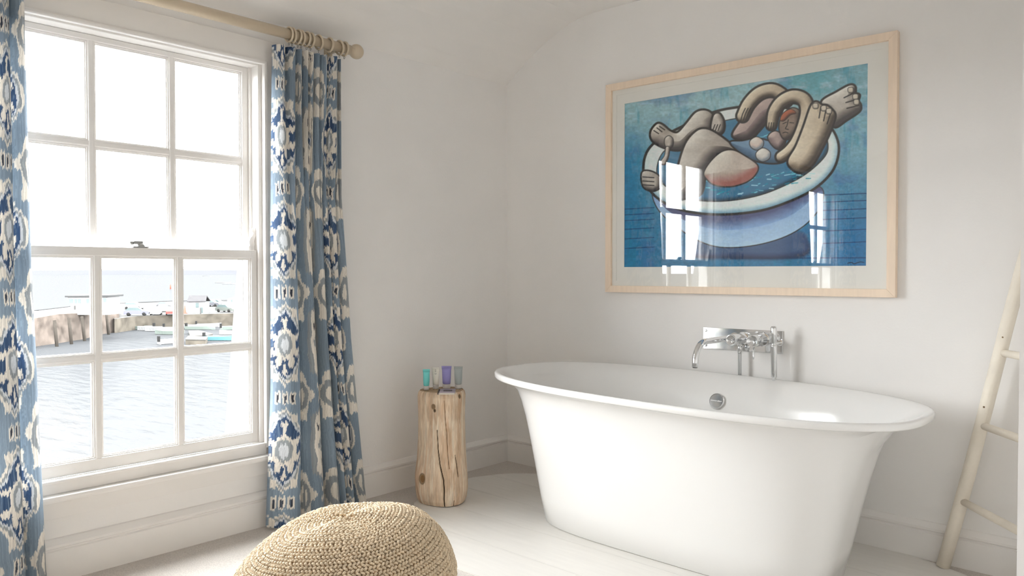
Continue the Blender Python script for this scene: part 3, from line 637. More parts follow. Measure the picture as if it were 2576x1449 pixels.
wc = lerp(wc, C(214, 204, 186), sst(.52, .75, fbm(th * 14 + 3, Hh * 5, 61)) * .8); wc = lerp(wc, C(170, 138, 108), sst(.62, .85, fbm(th * 20 + 9, Hh * 7, 71)) * .5)
wc = lerp(wc, C(226, 214, 194), sst(.60, .72, fbm(th * 30, Hh * 16, 65, 3)) * .55); wc = lerp(wc, C(168, 140, 112), sst(.52, .7, fbm(th * 5 + 2, Hh * 9, 68)) * .45)
def crack(path, wd, depth, dark=C(52, 40, 28)):
    global R, wc
    d, par, _ = seg_d(th * .11, Hh, np.array([(a * .11, h) for a, h in path]), False)
    nP = len(path) - 1; t = np.clip(par / nP, 0, 1); w2 = wd * (.35 + .65 * np.interp(t, [0, .2, 1], [.3, .7, 1]))
    k = sst(w2 * 1.6, w2 * .4, d); R = R - depth * k; wc = lerp(wc, dark, k * .95)
crack([(-.25, .36), (-.20, .27), (-.12, .20), (.02, .13), (.05, .08), (.04, .04), (.07, .0)], .0022, .012)
crack([(.06, .50), (.10, .42), (.16, .34), (.20, .24), (.24, .18)], .0016, .004, C(120, 92, 66))
crack([(.50, .24), (.56, .19), (.60, .14)], .0022, .006, C(80, 62, 44))
crack([(.42, .03), (.44, .0)], .0014, .005, C(90, 70, 50))
for (a0, h0, ra, rh, cc) in ((-.90, .125, .013, .024, C(124, 92, 56)), (-.42, .470, .010, .012, C(120, 98, 72)), (.75, .515, .008, .010, C(100, 80, 58)), (-.36, .452, .006, .008, C(70, 54, 38))):
    k = np.hypot((th - a0) * .11 / ra, (Hh - h0) / rh); wc = lerp(wc, cc, sst(1.1, .6, k)); wc = lerp(wc, C(90, 68, 44), sst(.25, .0, np.abs(k - 1)) * .7); R -= .004 * sst(1.1, .4, k)
LP = np.stack([sx_ + R * np.cos(A), sy_ + R * np.sin(A), sz0 + Hh], -1)
grid_obj('log_trunk', LP, M['wood'], np.clip(s2l(np.clip(lerp(wc, wc.mean(-1, keepdims=True) * np.array((1.02, 1.0, .95)), np.full(wc.shape[:2], .05)), 0, 255)) * 1.22, 0, .9), LOG, wrap=True)
# top end grain with growth rings
tr_ = np.linspace(1, 0.0, 26); Rt = R[-1]
TP = np.stack([np.stack([sx_ + Rt * q * np.cos(A[0]), sy_ + Rt * q * np.sin(A[0]), np.full(na, sz0 + SH + .002 * (1 - q))], -1) for q in tr_])
rg = np.stack([np.full(na, q) for q in tr_]); rc = lerp(C(190, 166, 134) + 0 * rg[..., None], C(160, 128, 94), .5 + .5 * np.sin(rg * 46 + 2 * fbm(np.cos(A[0])[None] * rg * 2, np.sin(A[0])[None] * rg * 2, 81)))
grid_obj('log_top', TP, M['wood'], s2l(rc), LOG, wrap=True)
ZT = sz0 + SH + .0015
# toiletry tubes
def tube_thing(px, color, h, wd, label, squeeze=1.0, marks=None, back=0.0):
    lat = (px - proj((sx_, sy_, ZT))[0]) * 3.44 / F; q = np.array((sx_, sy_, ZT)) + RT * lat + FH * back; c = np.array((q[0], q[1], ZT))
    o = thing('toiletry_tube', tuple(c), label, 'toiletry tube', 'bath toiletry tubes')
    side = RT; fr_ = np.array((FH[0], FH[1], 0)); n = 24
    def ring(w_, d_, z): return [c + side * (w_ * math.cos(2 * math.pi * k / n)) + fr_ * (d_ * math.sin(2 * math.pi * k / n)) + np.array((0, 0, z)) for k in range(n)]
    def stack(rs):
        vs = [p for r in rs for p in ring(*r)]; m = len(rs)
        fs = [(i * n + k, i * n + (k + 1) % n, (i + 1) * n + (k + 1) % n, (i + 1) * n + k) for i in range(m - 1) for k in range(n)] + [tuple(range(n))[::-1], tuple((m - 1) * n + k for k in range(n))]
        return MB().add(vs, fs, True)
    rc_ = wd * .40; hc_ = h * .19
    stack([(rc_ * .96, rc_ * .96, 0), (rc_, rc_, .002), (rc_, rc_, hc_ - .002), (rc_ * .9, rc_ * .9, hc_)]).build('tube_cap', mat('pale_cap', rgb(206, 202, 198), .4, noise=.02), o)
    stack([(rc_ * .8, rc_ * .8, hc_), (rc_ * 1.02, rc_ * 1.0, hc_ + .003), (rc_ * 1.10 * squeeze, rc_ * .9, hc_ + (h - hc_) * .35), (wd * .46, rc_ * .5, hc_ + (h - hc_) * .75), (wd * .5, .0022, h - .008)]).build('tube_body', mat('tube_plastic', color, .35, noise=.03, nscale=30), o)
    stack([(wd * .5, .0022, h - .008), (wd * .505, .0017, h - .004), (wd * .505, .0014, h)]).build('tube_crimp', mat('tube_crimp_plastic', color, .45, noise=.03), o)
    if marks:
        mb = MB(); ofs = -fr_ * (rc_ * .93)
        for (u0, v0, u1, v1, r0_) in marks:
            z0_ = hc_ + (h - hc_) * v0; z1_ = hc_ + (h - hc_) * v1; dd0 = np.interp(v0, [0, .35, .75, 1], [1, .9, .5, .06]) * rc_ + .0006; dd1 = np.interp(v1, [0, .35, .75, 1], [1, .9, .5, .06]) * rc_ + .0006
            mb.tube([c + side * (u0 * wd) - fr_ * dd0 + np.array((0, 0, z0_)), c + side * (u1 * wd) - fr_ * dd1 + np.array((0, 0, z1_))], r0_, 6)
        mb.build('printed_mark', mat('printed_ink', (.25, .25, .24), .6, noise=.05), o)
    return o
emb = [(-.03, .74, -.10, .80, .0006), (-.10, .80, -.03, .90, .0006), (-.03, .90, .05, .86, .0006), (.05, .86, .03, .76, .0006), (.03, .76, -.04, .80, .0006), (-.14, .66, .14, .66, .0009), (-.10, .61, .10, .61, .0006)]
tube_thing(1069, rgb(112, 208, 206), .099, .034, 'turquoise toiletry tube with a pale cap on the log stool', 1.05, None, -.012)
tube_thing(1093, rgb(230, 227, 218), .103, .036, 'white toiletry tube with a dark printed emblem on the log stool', 1, emb, .025)
tube_thing(1122.5, rgb(152, 146, 206), .108, .048, 'lilac toiletry tube with a pale cap on the log stool', 1, None, .042)
tube_thing(1156, rgb(166, 174, 174), .107, .042, 'grey toiletry tube with a pale cap on the log stool', 1, None, .03)
# silver card packet in front of the tubes
pc = pl(1125, 990, 2, ZT); pk = thing('card_packet', (pc[0], pc[1], ZT), 'small grey printed card packet lying open on the log stool', 'packet')
d1 = RT * .037; d2 = FH * .032; pcv = np.array((pc[0], pc[1], ZT))
def slab(o, z0, z1, sh, a=1, b=1):
    q = [o - d1 * a - d2 * b, o + d1 * a - d2 * b, o + d1 * a + d2 * b, o - d1 * a + d2 * b]
    return MB().prism([tuple(p + np.array((0, 0, z0 + (sh if i in (2, 3) else 0)))) for i, p in enumerate(q)], (0, 0, z1 - z0))
slab(pcv, .0, .007, 0).build('packet_base', mat('packet_card', rgb(196, 188, 176), .6, noise=.05), pk)
slab(pcv + RT * .002, .0075, .013, .005, .97, .97).build('packet_lid', mat('packet_lid_card', rgb(150, 140, 150), .45, noise=.12, nscale=60), pk)
slab(pcv - FH * .012 + RT * .004, .0150, .0156, .0022, .55, .35).build('packet_picture', mat('packet_dark_print', rgb(78, 70, 74), .5, noise=.4, nscale=120), pk)
MB().prism([tuple(pcv - d1 - d2 * s_ + np.array((0, 0, z))) for s_, z in ((1, 0), (-1, 0), (-1, .017), (1, .012))], tuple(-RT * .006)).build('packet_flap', mat('packet_flap_card', rgb(84, 74, 66), .6, noise=.2, nscale=90), pk)

# ================================================================ WOVEN POUF
PC = CAM + (FH + RT * ((864 - CX) / F)) * 2.18; PC = np.array((PC[0], PC[1], fz(PC[0]))); PRD, PHT = .306, .438
POUF = thing('woven_pouf', tuple(PC), 'round plaited seagrass pouf standing on the carpet in front of the curtain', 'pouf')
def pouf_pt(a, t):
    """t 0 at the floor edge .. 1 at the top centre; domed top leaning up to the bath side"""
    L1 = .36                                            # share of the profile that is side wall
    if t < L1:
        q = t / L1; r = PRD * (.93 + .07 * math.sin(math.pi * min(1, q * .9 + .1))); z = PHT * .62 * q
    else:
        q = (t - L1) / (1 - L1); ang = q * math.pi / 2; r = PRD * (.995) * max(0, math.cos(ang)) ** .62; z = PHT * (.62 + .38 * math.sin(ang) ** 1.35)
    ca, sa = math.cos(a), math.sin(a); p = RT * ca * r + FH * sa * r
    k = max(0, (z / PHT - .45) / .55); z += (.050 * (ca * r / PRD) + .012 * (sa * r / PRD)) * k + .006 * math.sin(3 * a + 1) * k
    return np.array((PC[0] + p[0], PC[1] + p[1], fz(PC[0] + p[0]) + z + .004))
gr = np.array([[pouf_pt(2 * math.pi * k / 72, t) for k in range(72)] for t in np.linspace(0, 1, 50)])
cen = np.array((PC[0], PC[1], PC[2] + .2)); core = cen + (gr - cen) * .982
grid_obj('pouf_core', core, M['rushcore'], None, POUF, wrap=True)
# plaited stitches along a spiral from the floor to the crown
prof_t = np.linspace(0, 1, 400); arcl = [0]
for i in range(1, 400): arcl.append(arcl[-1] + np.linalg.norm(pouf_pt(0.5, prof_t[i]) - pouf_pt(0.5, prof_t[i - 1])))
arcl = np.array(arcl); SV = []; SF = []; pitch = .0096; rows = int(arcl[-1] / pitch)
def stitch(p, u, v, nn, L, w_, hh):
    b = len(SV); prof_ = ((-.5, .25), (-.22, .95), (.24, .95), (.5, .2))
    for (q, s_) in prof_:
        c0 = p + u * (q * L) + nn * (hh * (s_ - .35))
        for k in range(5):
            a = 2 * math.pi * k / 5; SV.append(c0 + v * (math.cos(a) * w_ * .5 * s_) + nn * (math.sin(a) * hh * .5 * s_))
    for i in range(3):
        for k in range(5): SF.append((b + i * 5 + k, b + i * 5 + (k + 1) % 5, b + (i + 1) * 5 + (k + 1) % 5, b + (i + 1) * 5 + k))
    SF.append(tuple(b + k for k in range(5))[::-1]); SF.append(tuple(b + 15 + k for k in range(5)))
for rix in range(rows + 1):
    t = float(np.interp(rix * pitch, arcl, prof_t)); t2 = min(1, t + .004)
    rad = np.linalg.norm(pouf_pt(0, t)[:2] - pouf_pt(math.pi, t)[:2]) / 2
    n_ = max(3, int(2 * math.pi * max(rad, .004) / .0108)); ph = random.random() * 6
    for k in range(n_):
        a = 2 * math.pi * (k + random.uniform(-.12, .12)) / n_ + ph; p = pouf_pt(a, t)
        u = pouf_pt(a + .02, t) - p; u /= np.linalg.norm(u) + 1e-9
        v = (pouf_pt(a, t2) - p) if t2 > t else (p - pouf_pt(a, t - .004)); v /= np.linalg.norm(v) + 1e-9
        nn = np.cross(u, v); nn /= np.linalg.norm(nn) + 1e-9
        sl = .62 if rix % 2 else -.62
        uu = u * math.cos(sl) + v * math.sin(sl); vv_ = np.cross(nn, uu)
        stitch(p + nn * random.uniform(-.0015, .0015), uu, vv_, nn, .0166 * random.uniform(.9, 1.15), .0082, .0076)
mb = MB(); mb.v = [tuple(map(float, q)) for q in SV]; mb.f = SF; mb.sm = [True] * len(SF)
st_ = mb.build('plaited_stitches', M['rush'], POUF, recalc=False); st_['kind'] = 'stuff'

# ================================================================ LADDER
foot = np.array((2.323, -.070, fz(2.323))); rdir = np.array((.218, 0, 1.0)); rdir /= np.linalg.norm(rdir); rungd = np.array((.66, -.751, 0)); RUNG = .56
LAD = thing('wooden_ladder', tuple(foot), 'cream painted wooden ladder leaning in the corner beside the bathtub', 'ladder')
for off in (0, 1):
    f0 = foot + rungd * RUNG * off; f0[2] = fz(f0[0]) + .008
    Lr = 2.12; pts = [f0 + rdir * Lr * t + np.array((.003 * math.sin(9 * t + off), .002 * math.sin(7 * t), 0)) for t in np.linspace(0, 1, 12)]
    MB().tube(pts, [.0245 - .003 * t for t in np.linspace(0, 1, 12)], 18).build('ladder_rail', M['ladder'], LAD)
for h in (.275, .572, .850, 1.17, 1.50, 1.82):
    p0 = foot + rdir * (h / rdir[2]); p1 = p0 + rungd * RUNG; p1[2] += fz(p1[0]) - fz(p0[0])
    MB().tube([p0 + (p1 - p0) * t for t in np.linspace(0.02, .98, 5)], [.0135, .0145, .0148, .0145, .0135], 14).build('ladder_rung', M['ladder'], LAD)
for h, sd in ((.50, 1), (.93, -1), (.66, -1)):
    c_ = foot + rdir * h + RT * (.018 * sd) - FH * .0135
    MB().lathe([(.001, -.003), (.004, -.001), (.003, .001), (.0005, .0014)], c_, -FH + RT * sd, 8).build('paint_chip', M['knot'], LAD)

# ================================================================ OUTSIDE: HARBOUR
ZS = CAM[2] - 10.0
def sea(x, y): return pl(x, y, 2, ZS)
def water(name, col, gl_fac):
    m = bpy.data.materials.new(name); m.use_nodes = True; t = m.node_tree; t.nodes.remove(t.nodes['Principled BSDF'])
    df = t.nodes.new('ShaderNodeBsdfDiffuse'); df.inputs[0].default_value = (*col, 1); gs = t.nodes.new('ShaderNodeBsdfGlossy'); gs.inputs['Roughness'].default_value = .12
    tcn = t.nodes.new('ShaderNodeTexCoord'); mp = t.nodes.new('ShaderNodeMapping'); mp.inputs['Scale'].default_value = (.35, 1.0, 1); mp.inputs['Rotation'].default_value = (0, 0, .5)
    n = t.nodes.new('ShaderNodeTexNoise'); n.inputs['Scale'].default_value = .9; n.inputs['Detail'].default_value = 5
    bp = t.nodes.new('ShaderNodeBump'); bp.inputs['Strength'].default_value = .8; bp.inputs['Distance'].default_value = .25
    mx = t.nodes.new('ShaderNodeMixShader'); mx.inputs[0].default_value = gl_fac
    t.links.new(tcn.outputs['Object'], mp.inputs['Vector']); t.links.new(mp.outputs['Vector'], n.inputs['Vector']); t.links.new(n.outputs['Fac'], bp.inputs['Height'])
    t.links.new(bp.outputs['Normal'], gs.inputs['Normal']); t.links.new(bp.outputs['Normal'], df.inputs['Normal'])
    t.links.new(df.outputs[0], mx.inputs[1]); t.links.new(gs.outputs[0], mx.inputs[2]); t.links.new(mx.outputs[0], t.nodes['Material Output'].inputs[0]); return m
M['sea'] = water('harbour_water', (.024, .0248, .026), .015)
M['land'] = mat('far_hill', (.025, .0255, .0285), .95, spec=.02, noise=.08, nscale=.004)
M['stone'] = mat('granite_quay', (.050, .044, .036), .95, spec=.02, noise=.6, nscale=.5, bump=.6, bscale=2)
M['stone2'] = mat('pink_granite_pier', (.066, .054, .046), .95, spec=.02, noise=.6, nscale=.6, bump=.6, bscale=2)
M['deck'] = mat('quay_paving', (.038, .0375, .0365), .95, spec=.02, noise=.25, nscale=.3)
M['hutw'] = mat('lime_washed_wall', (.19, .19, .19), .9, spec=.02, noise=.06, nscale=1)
M['slate'] = mat('slate_roof', (.032, .031, .032), .8, spec=.02, noise=.2, nscale=3)
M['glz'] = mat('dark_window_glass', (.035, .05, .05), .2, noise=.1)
M['timber'] = mat('tarred_timber', (.022, .019, .016), .9, spec=.02, noise=.3, nscale=4)
M['rail'] = mat('grey_railing', (.028, .028, .028), .7, spec=.02, noise=.1)
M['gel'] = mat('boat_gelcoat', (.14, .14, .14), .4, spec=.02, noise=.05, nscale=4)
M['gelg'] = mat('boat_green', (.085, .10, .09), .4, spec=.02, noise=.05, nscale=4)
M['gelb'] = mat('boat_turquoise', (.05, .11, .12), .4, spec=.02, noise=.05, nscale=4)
M['pont'] = mat('pontoon_deck', (.042, .040, .037), .9, spec=.02, noise=.2, nscale=3)
M['tyre'] = mat('tyre', (.012, .012, .012), .9, spec=.02, noise=.1)
M['red'] = mat('signal_red', (.22, .035, .025), .6, spec=.02, noise=.05)
def outside():
    sw = MB().add([(-6000, -6000, ZS), (-1.5, -6000, ZS), (-1.5, 6000, ZS), (-6000, 6000, ZS)], [(0, 1, 2, 3)]).build('harbour_water', M['sea'])
    tag(sw, 'calm pale grey sea filling the bay and harbour', 'water', kind='stuff')
    # far headland
    D = 4300; n = 60; vs = []; fs = []
    for i in range(n):
        a = math.radians(60 + 120 * i / (n - 1)); c, s = math.cos(a), math.sin(a)        # from +y round to -x and -y
        hgt = 26 + 9 * vnoise(i * .35, 0.0, 77) + 8 * sst(26, 20, np.array(float(i)))
        for r, z in ((D, ZS), (D + 150, ZS + hgt * .7), (D + 400, ZS + hgt), (D + 900, ZS - 1)): vs.append((r * c, r * s, z))
    for i in range(n - 1):
        for j in range(3): fs.append((i * 4 + j, (i + 1) * 4 + j, (i + 1) * 4 + j + 1, i * 4 + j + 1))
    tag(MB().add(vs, fs).build('headland', M['land']), 'low hazy headland across the bay', 'land', kind='structure')
    # pier head
    near = [(20, 884, 806), (96, 871, 800), (146, 864, 791), (213, 853, 788), (257, 841, 787), (300, 835, 789)]
    nb = [sea(x, yb) for x, yb, yt in near]; nt_ = []
    for (x, yb, yt), p in zip(near, nb):
        d = p[:2] - CAM[:2]; depth = d @ FH[:2]; z = ZS + (yb - yt) / F * depth; nt_.append(np.array((p[0] + d[0] * .006, p[1] + d[1] * .006, z)))
    fb = [p + np.array((*(p[:2] - CAM[:2]) / np.linalg.norm(p[:2] - CAM[:2]) * 15, 0)) for p in nb]
    ft = [np.array((a[0], a[1], b[2])) for a, b in zip(fb, nt_)]
    pier = struct(thing('harbour_pier', tuple(nb[2]), 'pinkish granite pier head with dark timber fender posts', 'pier'))
    m = MB(); n = len(nb); V = [p - np.array((0, 0, 1.5)) for p in nb] + nt_ + ft + [p - np.array((0, 0, 1.5)) for p in fb]
    fcs = [(i, i + 1, n + i + 1, n + i) for i in range(n - 1)] + [(n + i, n + i + 1, 2 * n + i + 1, 2 * n + i) for i in range(n - 1)] + [(2 * n + i, 2 * n + i + 1, 3 * n + i + 1, 3 * n + i) for i in range(n - 1)]
    fcs += [(0, n, 2 * n, 3 * n), (n - 1, 2 * n - 1, 3 * n - 1, 4 * n - 1)]
    m.add(V, fcs).build('pier_wall', M['stone2'], pier)
    for (xt, yt, xb, yb) in ((137, 806, 144, 872), (173, 800, 181, 866), (206, 796, 214, 858), (268, 792, 274, 842), (296, 788, 303, 834)):
        b = sea(xb, yb) ; d = np.linalg.norm(b[:2] - CAM[:2]); tdir = ray(xt, yt); tp = CAM + tdir * (((b - CAM)[:2] @ FH[:2] + .5) / (tdir[:2] @ FH[:2]))
        MB().tube([b - np.array((0, 0, .6)), tp], .22, 8).build('fender_post', M['timber'], pier)
    # parapet and railing behind the pier head
    def strip(name, mt, pts, th, par):
        mm = MB()
        for (x0, yt0, yb0, dd0), (x1, yt1, yb1, dd1) in zip(pts[:-1], pts[1:]):
            q = []
            for x, y, dd in ((x0, yb0, dd0), (x1, yb1, dd1), (x1, yt1, dd1), (x0, yt0, dd0)):
                r = ray(x, y); q.append(CAM + r * (dd / (r[:2] @ FH[:2])))
            mm.prism(q, tuple(np.append(FH[:2] * th, 0)))
        return mm.build(name, mt, par)
    dp = lambda p: float((p[:2] - CAM[:2]) @ FH[:2])
    d0, d1_ = dp(nb[1]) + 10, dp(nb[3]) + 10
    strip('parapet', M['hutw'], [(20, 788, 808, d0 - 6), (92, 781, 801, d0), (178, 771, 789, d1_ - 2)], .5, pier)
    strip('parapet_coping', M['rail'], [(20, 787, 789, d0 - 6), (92, 780, 782, d0), (178, 770, 772, d1_ - 2)], .55, pier)
    # lower quay with its deck
    ZQ = ZS + 2.35
    qn = [sea(x, y) for x, y in ((288, 838), (345, 829), (440, 825), (520, 822), (640, 818), (760, 815))]
    qf = [CAM + ray(x, y) * ((ZQ - CAM[2]) / ray(x, y)[2]) for x, y in ((250, 763), (345, 760), (440, 758), (520, 757), (640, 756), (760, 755))]
    quay = struct(thing('stone_quay', tuple(qn[2]), 'low stone quay with a car park beyond the moored boats', 'quay'))
    top = [np.array((p[0], p[1], ZQ)) for p in qn]
    m = MB(); n = 6; V = [p - np.array((0, 0, 1.5)) for p in qn] + top; m.add(V, [(i, i + 1, n + i + 1, n + i) for i in range(n - 1)]).build('quay_wall', M['stone'], quay)
    m = MB(); m.add([p for p in top] + [np.array((p[0], p[1], ZQ)) for p in qf], [(i, i + 1, n + i + 1, n + i) for i in range(n - 1)]).build('quay_deck', M['deck'], quay)
    dq = [dp(p) for p in qf]
    strip('sea_wall', M['hutw'], [(262, 765, 775, dq[0] - 4), (345, 761, 772, dq[1] - 4), (440, 757, 770, dq[2] - 4), (640, 755, 768, dq[4] - 4)], .8, quay)
    strip('sea_wall_coping', M['rail'], [(262, 764, 766, dq[0] - 5), (345, 760, 762, dq[1] - 5), (440, 756, 758, dq[2] - 5), (640, 754, 756, dq[4] - 5)], .8, quay)
    strip('quay_sign', M['hutw'], [(420, 797, 805, dp(qn[2]) - .3), (430, 796, 804, dp(qn[2]) - .3)], .1, quay)
    for (x, yt, yb) in ((505, 775, 822), (357, 797, 822), (590, 790, 822)): 
        b = sea(x, yb); MB().tube([b - np.array((0, 0, .5)), b + np.array((0, 0, (yb - yt) / F * dp(b)))], .14, 8).build('mooring_pile', M['rail'], quay)
    # harbour office with raked front windows
    def onq(x, y, z): r = ray(x, y); return CAM + r * ((z - CAM[2]) / r[2])
    zp = float(nt_[3][2]) - .05
    dH = dp(nb[2]) + 6
    def at(x, y, d): r = ray(x, y); return CAM + r * (d / (r[:2] @ FH[:2]))
    hb = at(218, 791, dH); HQ = thing('harbour_office', tuple(hb), 'white flat-roofed harbour office with raked windows on the pier', 'building')
    dep = np.append(FH[:2] * 4.0, 0)
    poly = [at(180, 792, dH), at(268, 792, dH), at(268, 748, dH), at(170, 748, dH), at(177, 768, dH)]
    MB().prism(poly, tuple(dep)).build('office_wall', M['hutw'], HQ)
    MB().prism([at(163, 748, dH - .4), at(272, 747, dH - .4), at(272, 742.5, dH - .4), at(163, 744, dH - .4)], tuple(dep * 1.15)).build('office_roof', M['rail'], HQ)
    for x0, x1, y0, y1 in ((172, 184, 752, 763), (187, 193, 752, 763), (195, 203, 752, 763), (217, 228, 752, 763), (259, 267, 750, 760)):
        MB().prism([at(x0 + (3 if x0 < 175 else 0), y1, dH - .05), at(x1, y1, dH - .05), at(x1, y0, dH - .05), at(x0, y0, dH - .05)], tuple(np.append(FH[:2] * .2, 0))).build('office_window', M['glz'], HQ)
    MB().prism([at(186, 779, dH - .05), at(190, 779, dH - .05), at(190, 769, dH - .05), at(186, 769, dH - .05)], tuple(np.append(FH[:2] * .2, 0))).build('office_door', M['deck'], HQ)
    # gabled hut
    g0 = onq(495, 788, ZQ); dG = dp(g0); HT = thing('quay_hut', tuple(g0), 'small white hut with a grey pitched roof on the quay', 'hut')
    dep = np.append(FH[:2] * 3.2 + RT[:2] * -.5, 0)
    MB().prism([at(474, 788, dG), at(517, 788, dG), at(517, 760, dG), at(474, 760, dG)], tuple(dep)).build('hut_wall', M['hutw'], HT)
    rA, rB = at(470, 760.5, dG - .3), at(518, 759.5, dG - .3); rA2, rB2 = at(470, 746, dG - .3), at(515, 746, dG - .3)
    up2 = dep * .55
    MB().prism([rA, rB, rB2 + up2, rA2 + up2], (0, 0, .18)).build('hut_roof', M['slate'], HT)
    MB().prism([rA + dep * 1.2, rB + dep * 1.2, rB2 + up2, rA2 + up2], (0, 0, .18)).build('hut_roof', M['slate'], HT)
    MB().add([at(474, 760, dG), at(474, 760, dG) + dep, at(474, 747, dG) + up2], [(0, 1, 2)]).build('hut_gable', M['hutw'], HT)
    for x0, x1, y0, y1 in ((492, 500, 762, 774), (503, 510, 773, 787)):
        MB().prism([at(x0, y1, dG - .05), at(x1, y1, dG - .05), at(x1, y0, dG - .05), at(x0, y0, dG - .05)], tuple(np.append(FH[:2] * .1, 0))).build('hut_opening', M['glz'], HT)
    cn = onq(465, 789, ZQ - .02); cone = thing('traffic_cone', tuple(cn), 'tall red cone marker standing beside the quay hut', 'cone')
    MB().lathe([(.42, 0), (.42, .08), (.26, .12), (.06, 1.5), (.01, 1.52)], cn, n=12).build('cone_body', M['red'], cone)
    # far white building by the right jamb
    bb_ = onq(588, 777, ZQ); WB = thing('waterside_shed', tuple(bb_), 'low white shed at the far end of the quay', 'building'); dB = dp(bb_); dep = np.append(FH[:2] * 4, 0)
    MB().prism([at(572, 777, dB), at(606, 777, dB), at(606, 752, dB), at(590, 746, dB), at(572, 753, dB)], tuple(dep)).build('shed_wall', M['hutw'], WB)
    MB().prism([at(581, 760, dB - .1), at(584, 760, dB - .1), at(584, 753, dB - .1), at(581, 753, dB - .1)], tuple(dep * .02)).build('shed_window', M['glz'], WB)
    # cars
    def car(x, y, ang, col, label):
        p = onq(x, y, ZQ); c, s = math.cos(ang), math.sin(ang); t = thing('parked_car', tuple(p), label, 'car', 'cars parked on the quay')
        def T(q): return np.array((p[0] + q[0] * c - q[1] * s, p[1] + q[0] * s + q[1] * c, p[2] + q[2]))
        def ext(prof, w0): return MB().prism([T((a, -w0, z)) for a, z in prof], T((0, w0, 0)) - T((0, -w0, 0)))
        mc = mat('car_paint', col, .5, noise=.02, spec=.1)
        ext([(-2.0, .28), (2.0, .28), (2.05, .62), (1.9, .85), (.9, .95), (-1.9, .98), (-2.05, .7)], .86).build('car_body', mc, t)
        ext([(1.0, .94), (.35, 1.40), (-1.3, 1.43), (-1.85, .96)], .74).build('car_cabin', M['glz'], t)
        ext([(.40, 1.39), (-1.30, 1.42), (-1.2, 1.50), (.25, 1.47)], .70).build('car_roof', mc, t)
        for wx in (-1.25, 1.25):
            for wy in (-.80, .80): MB().lathe([(.30, -.1), (.32, 0), (.30, .1)], T((wx, wy, .32)), T((0, 1, 0)) - T((0, 0, 0)), 12).build('car_wheel', M['tyre'], t)
    ya = math.atan2(-FH[1], -FH[0])
    car(344, 794, ya + 1.9, (.06, .06, .08), 'dark grey car parked on the quay nearest the pier')
    car(393, 792, ya + .35, (.22, .22, .22), 'white car parked beside the red car on the quay')
    car(410, 784, ya + .3, (.20, .20, .20), 'white van-like car parked behind the white car')
    car(431, 792, ya + .4, (.12, .025, .022), 'red car parked on the quay edge')
    car(420, 778, ya + 1.2, (.03, .03, .032), 'black car parked at an angle by the sea wall')
    car(532, 771, ya + 1.5, (.035, .035, .04), 'black car parked behind the quay hut')
    car(546, 770, ya + 1.5, (.16, .16, .16), 'silver car parked behind the quay hut')
    car(570, 785, ya + 1.2, (.05, .055, .05), 'dark green car parked near the end of the quay')
    car(338, 778, ya + 1.6, (.20, .20, .20), 'white car parked under the sea wall behind the pier')
    # boats
    def boat(x, y, L, ang, mt, label, motor=True, seat=True):
        p = sea(x, y); c, s = math.cos(ang), math.sin(ang); t = thing('moored_boat', tuple(p), label, 'boat', 'small boats moored in the harbour')
        def T(q): return np.array((p[0] + q[0] * c - q[1] * s, p[1] + q[0] * s + q[1] * c, p[2] + q[2]))
        W_ = L * .2; st = np.linspace(-.5, .5, 9); ring = []
        for q in st:
            k = 1 - max(0, (q - .0) / .5) ** 2.2; wv = max(.03, W_ * k); sh = .62 + .16 * max(0, q * 2) ** 2
            ring.append([T((q * L, yy * wv, zz)) for yy, zz in ((-1, sh), (-.8, .05), (0, -.15), (.8, .05), (1, sh), (.82, sh), (.62, .22), (-.62, .22), (-.82, sh))])
        m = MB(); k = 9
        m.add([q for r in ring for q in r], [(i * k + j, i * k + (j + 1) % k, (i + 1) * k + (j + 1) % k, (i + 1) * k + j) for i in range(8) for j in range(k)] + [tuple(range(k)), tuple(range(72, 81))[::-1]])
        m.build('hull', mt, t)
        def bx(nm, q0, q1, mt2):
            mm = MB(); mm.box(q0[0], q1[0], q0[1], q1[1], q0[2], q1[2]); mm.v = [tuple(T(q)) for q in mm.v]; return mm.build(nm, mt2, t)
        if seat: bx('thwart', (-.1 * L, -W_ * .78, .40), (-.02 * L, W_ * .78, .46), M['pont']); bx('thwart', (.16 * L, -W_ * .6, .40), (.23 * L, W_ * .6, .46), M['pont'])
        if motor: bx('outboard_motor', (-.56 * L, -.2, .35), (-.49 * L, .2, 1.15), M['tyre'])
    rt = math.atan2(RT[1], RT[0])
    boat(354, 829, 4.4, rt + math.pi, M['gelg'], 'small green-grey boat moored nearest the pier')
    boat(378, 831, 4.2, rt + math.pi + .15, M['gel'], 'white open boat moored beside the green-grey boat')
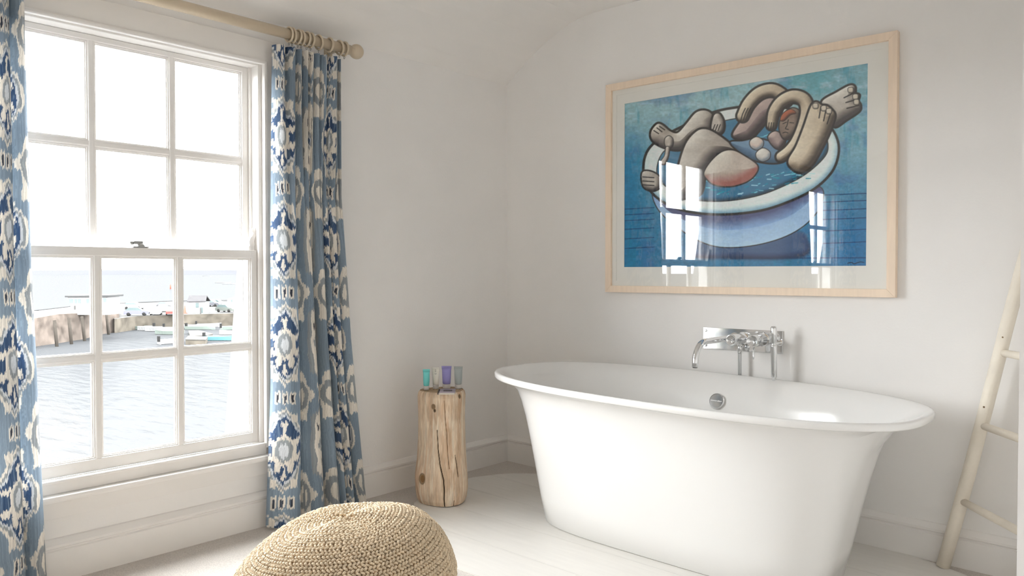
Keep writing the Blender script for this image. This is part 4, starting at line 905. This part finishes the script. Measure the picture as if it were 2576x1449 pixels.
    boat(403, 833, 5.2, rt + math.pi, M['gel'], 'long white open boat moored before the quay wall')
    boat(424, 841, 4.6, rt + math.pi - .1, M['gelg'], 'pale green boat moored beside the pontoon')
    boat(478, 826, 4.6, rt + .2, M['gel'], 'white boat moored under the quay hut')
    boat(506, 829, 5.0, rt, M['gelg'], 'grey-green boat moored beside the mooring pile')
    boat(526, 823, 4.2, rt + .3, M['gel'], 'white boat moored close below the quay')
    boat(556, 856, 4.8, rt, M['gelb'], 'turquoise boat moored at the pontoon')
    boat(583, 842, 4.0, rt + math.pi, M['gel'], 'white boat with black outboard moored past the turquoise boat')
    boat(588, 829, 4.2, rt + .6, M['gelg'], 'pale green boat near the end of the quay')
    boat(432, 864, 3.6, rt + .9, M['gel'], 'white dinghy with a dark motor beside the pontoon')
    # pontoons
    def pontoon(pts, h, label):
        ps = [sea(x, y) for x, y in pts]; c0 = sum(ps) / len(ps); t = thing('pontoon', tuple(c0), label, 'pontoon', 'floating pontoons')
        MB().prism([p + np.array((0, 0, h - .12)) for p in ps], (0, 0, .14)).build('pontoon_deck', M['pont'], t)
        MB().prism([c0 + (p - c0) * .97 - np.array((0, 0, .3)) for p in ps], (0, 0, h + .16)).build('pontoon_float', M['stone'], t)
    pontoon([(466, 867), (518, 868), (523, 861), (474, 857)], .75, 'square grey raft pontoon floating beside the turquoise boat')
    pontoon([(474, 838), (500, 837), (536, 846), (520, 850), (478, 852)], .4, 'wide pale pontoon between the moored boats')
    # beacon
    bc = sea(429, 727); B = thing('channel_beacon', tuple(bc), 'slim red channel beacon standing out in the bay', 'beacon'); hh = 12 / F * dp(bc)
    MB().lathe([(hh * .14, -.5), (hh * .14, hh * .8), (hh * .04, hh * .85), (hh * .04, hh * 1.1)], bc, n=10).build('beacon_post', M['red'], B)
    for x, y, L in ((562, 712, 9), (521, 695, 14), (579, 715, 8)):
        boat(x, y, L * 1.6, rt, M['hutw'], {562: 'distant white motor boat out in the bay near the beacon', 521: 'distant white boat under the headland', 579: 'distant white boat out in the bay past the hut'}[x], False, False)
outside()
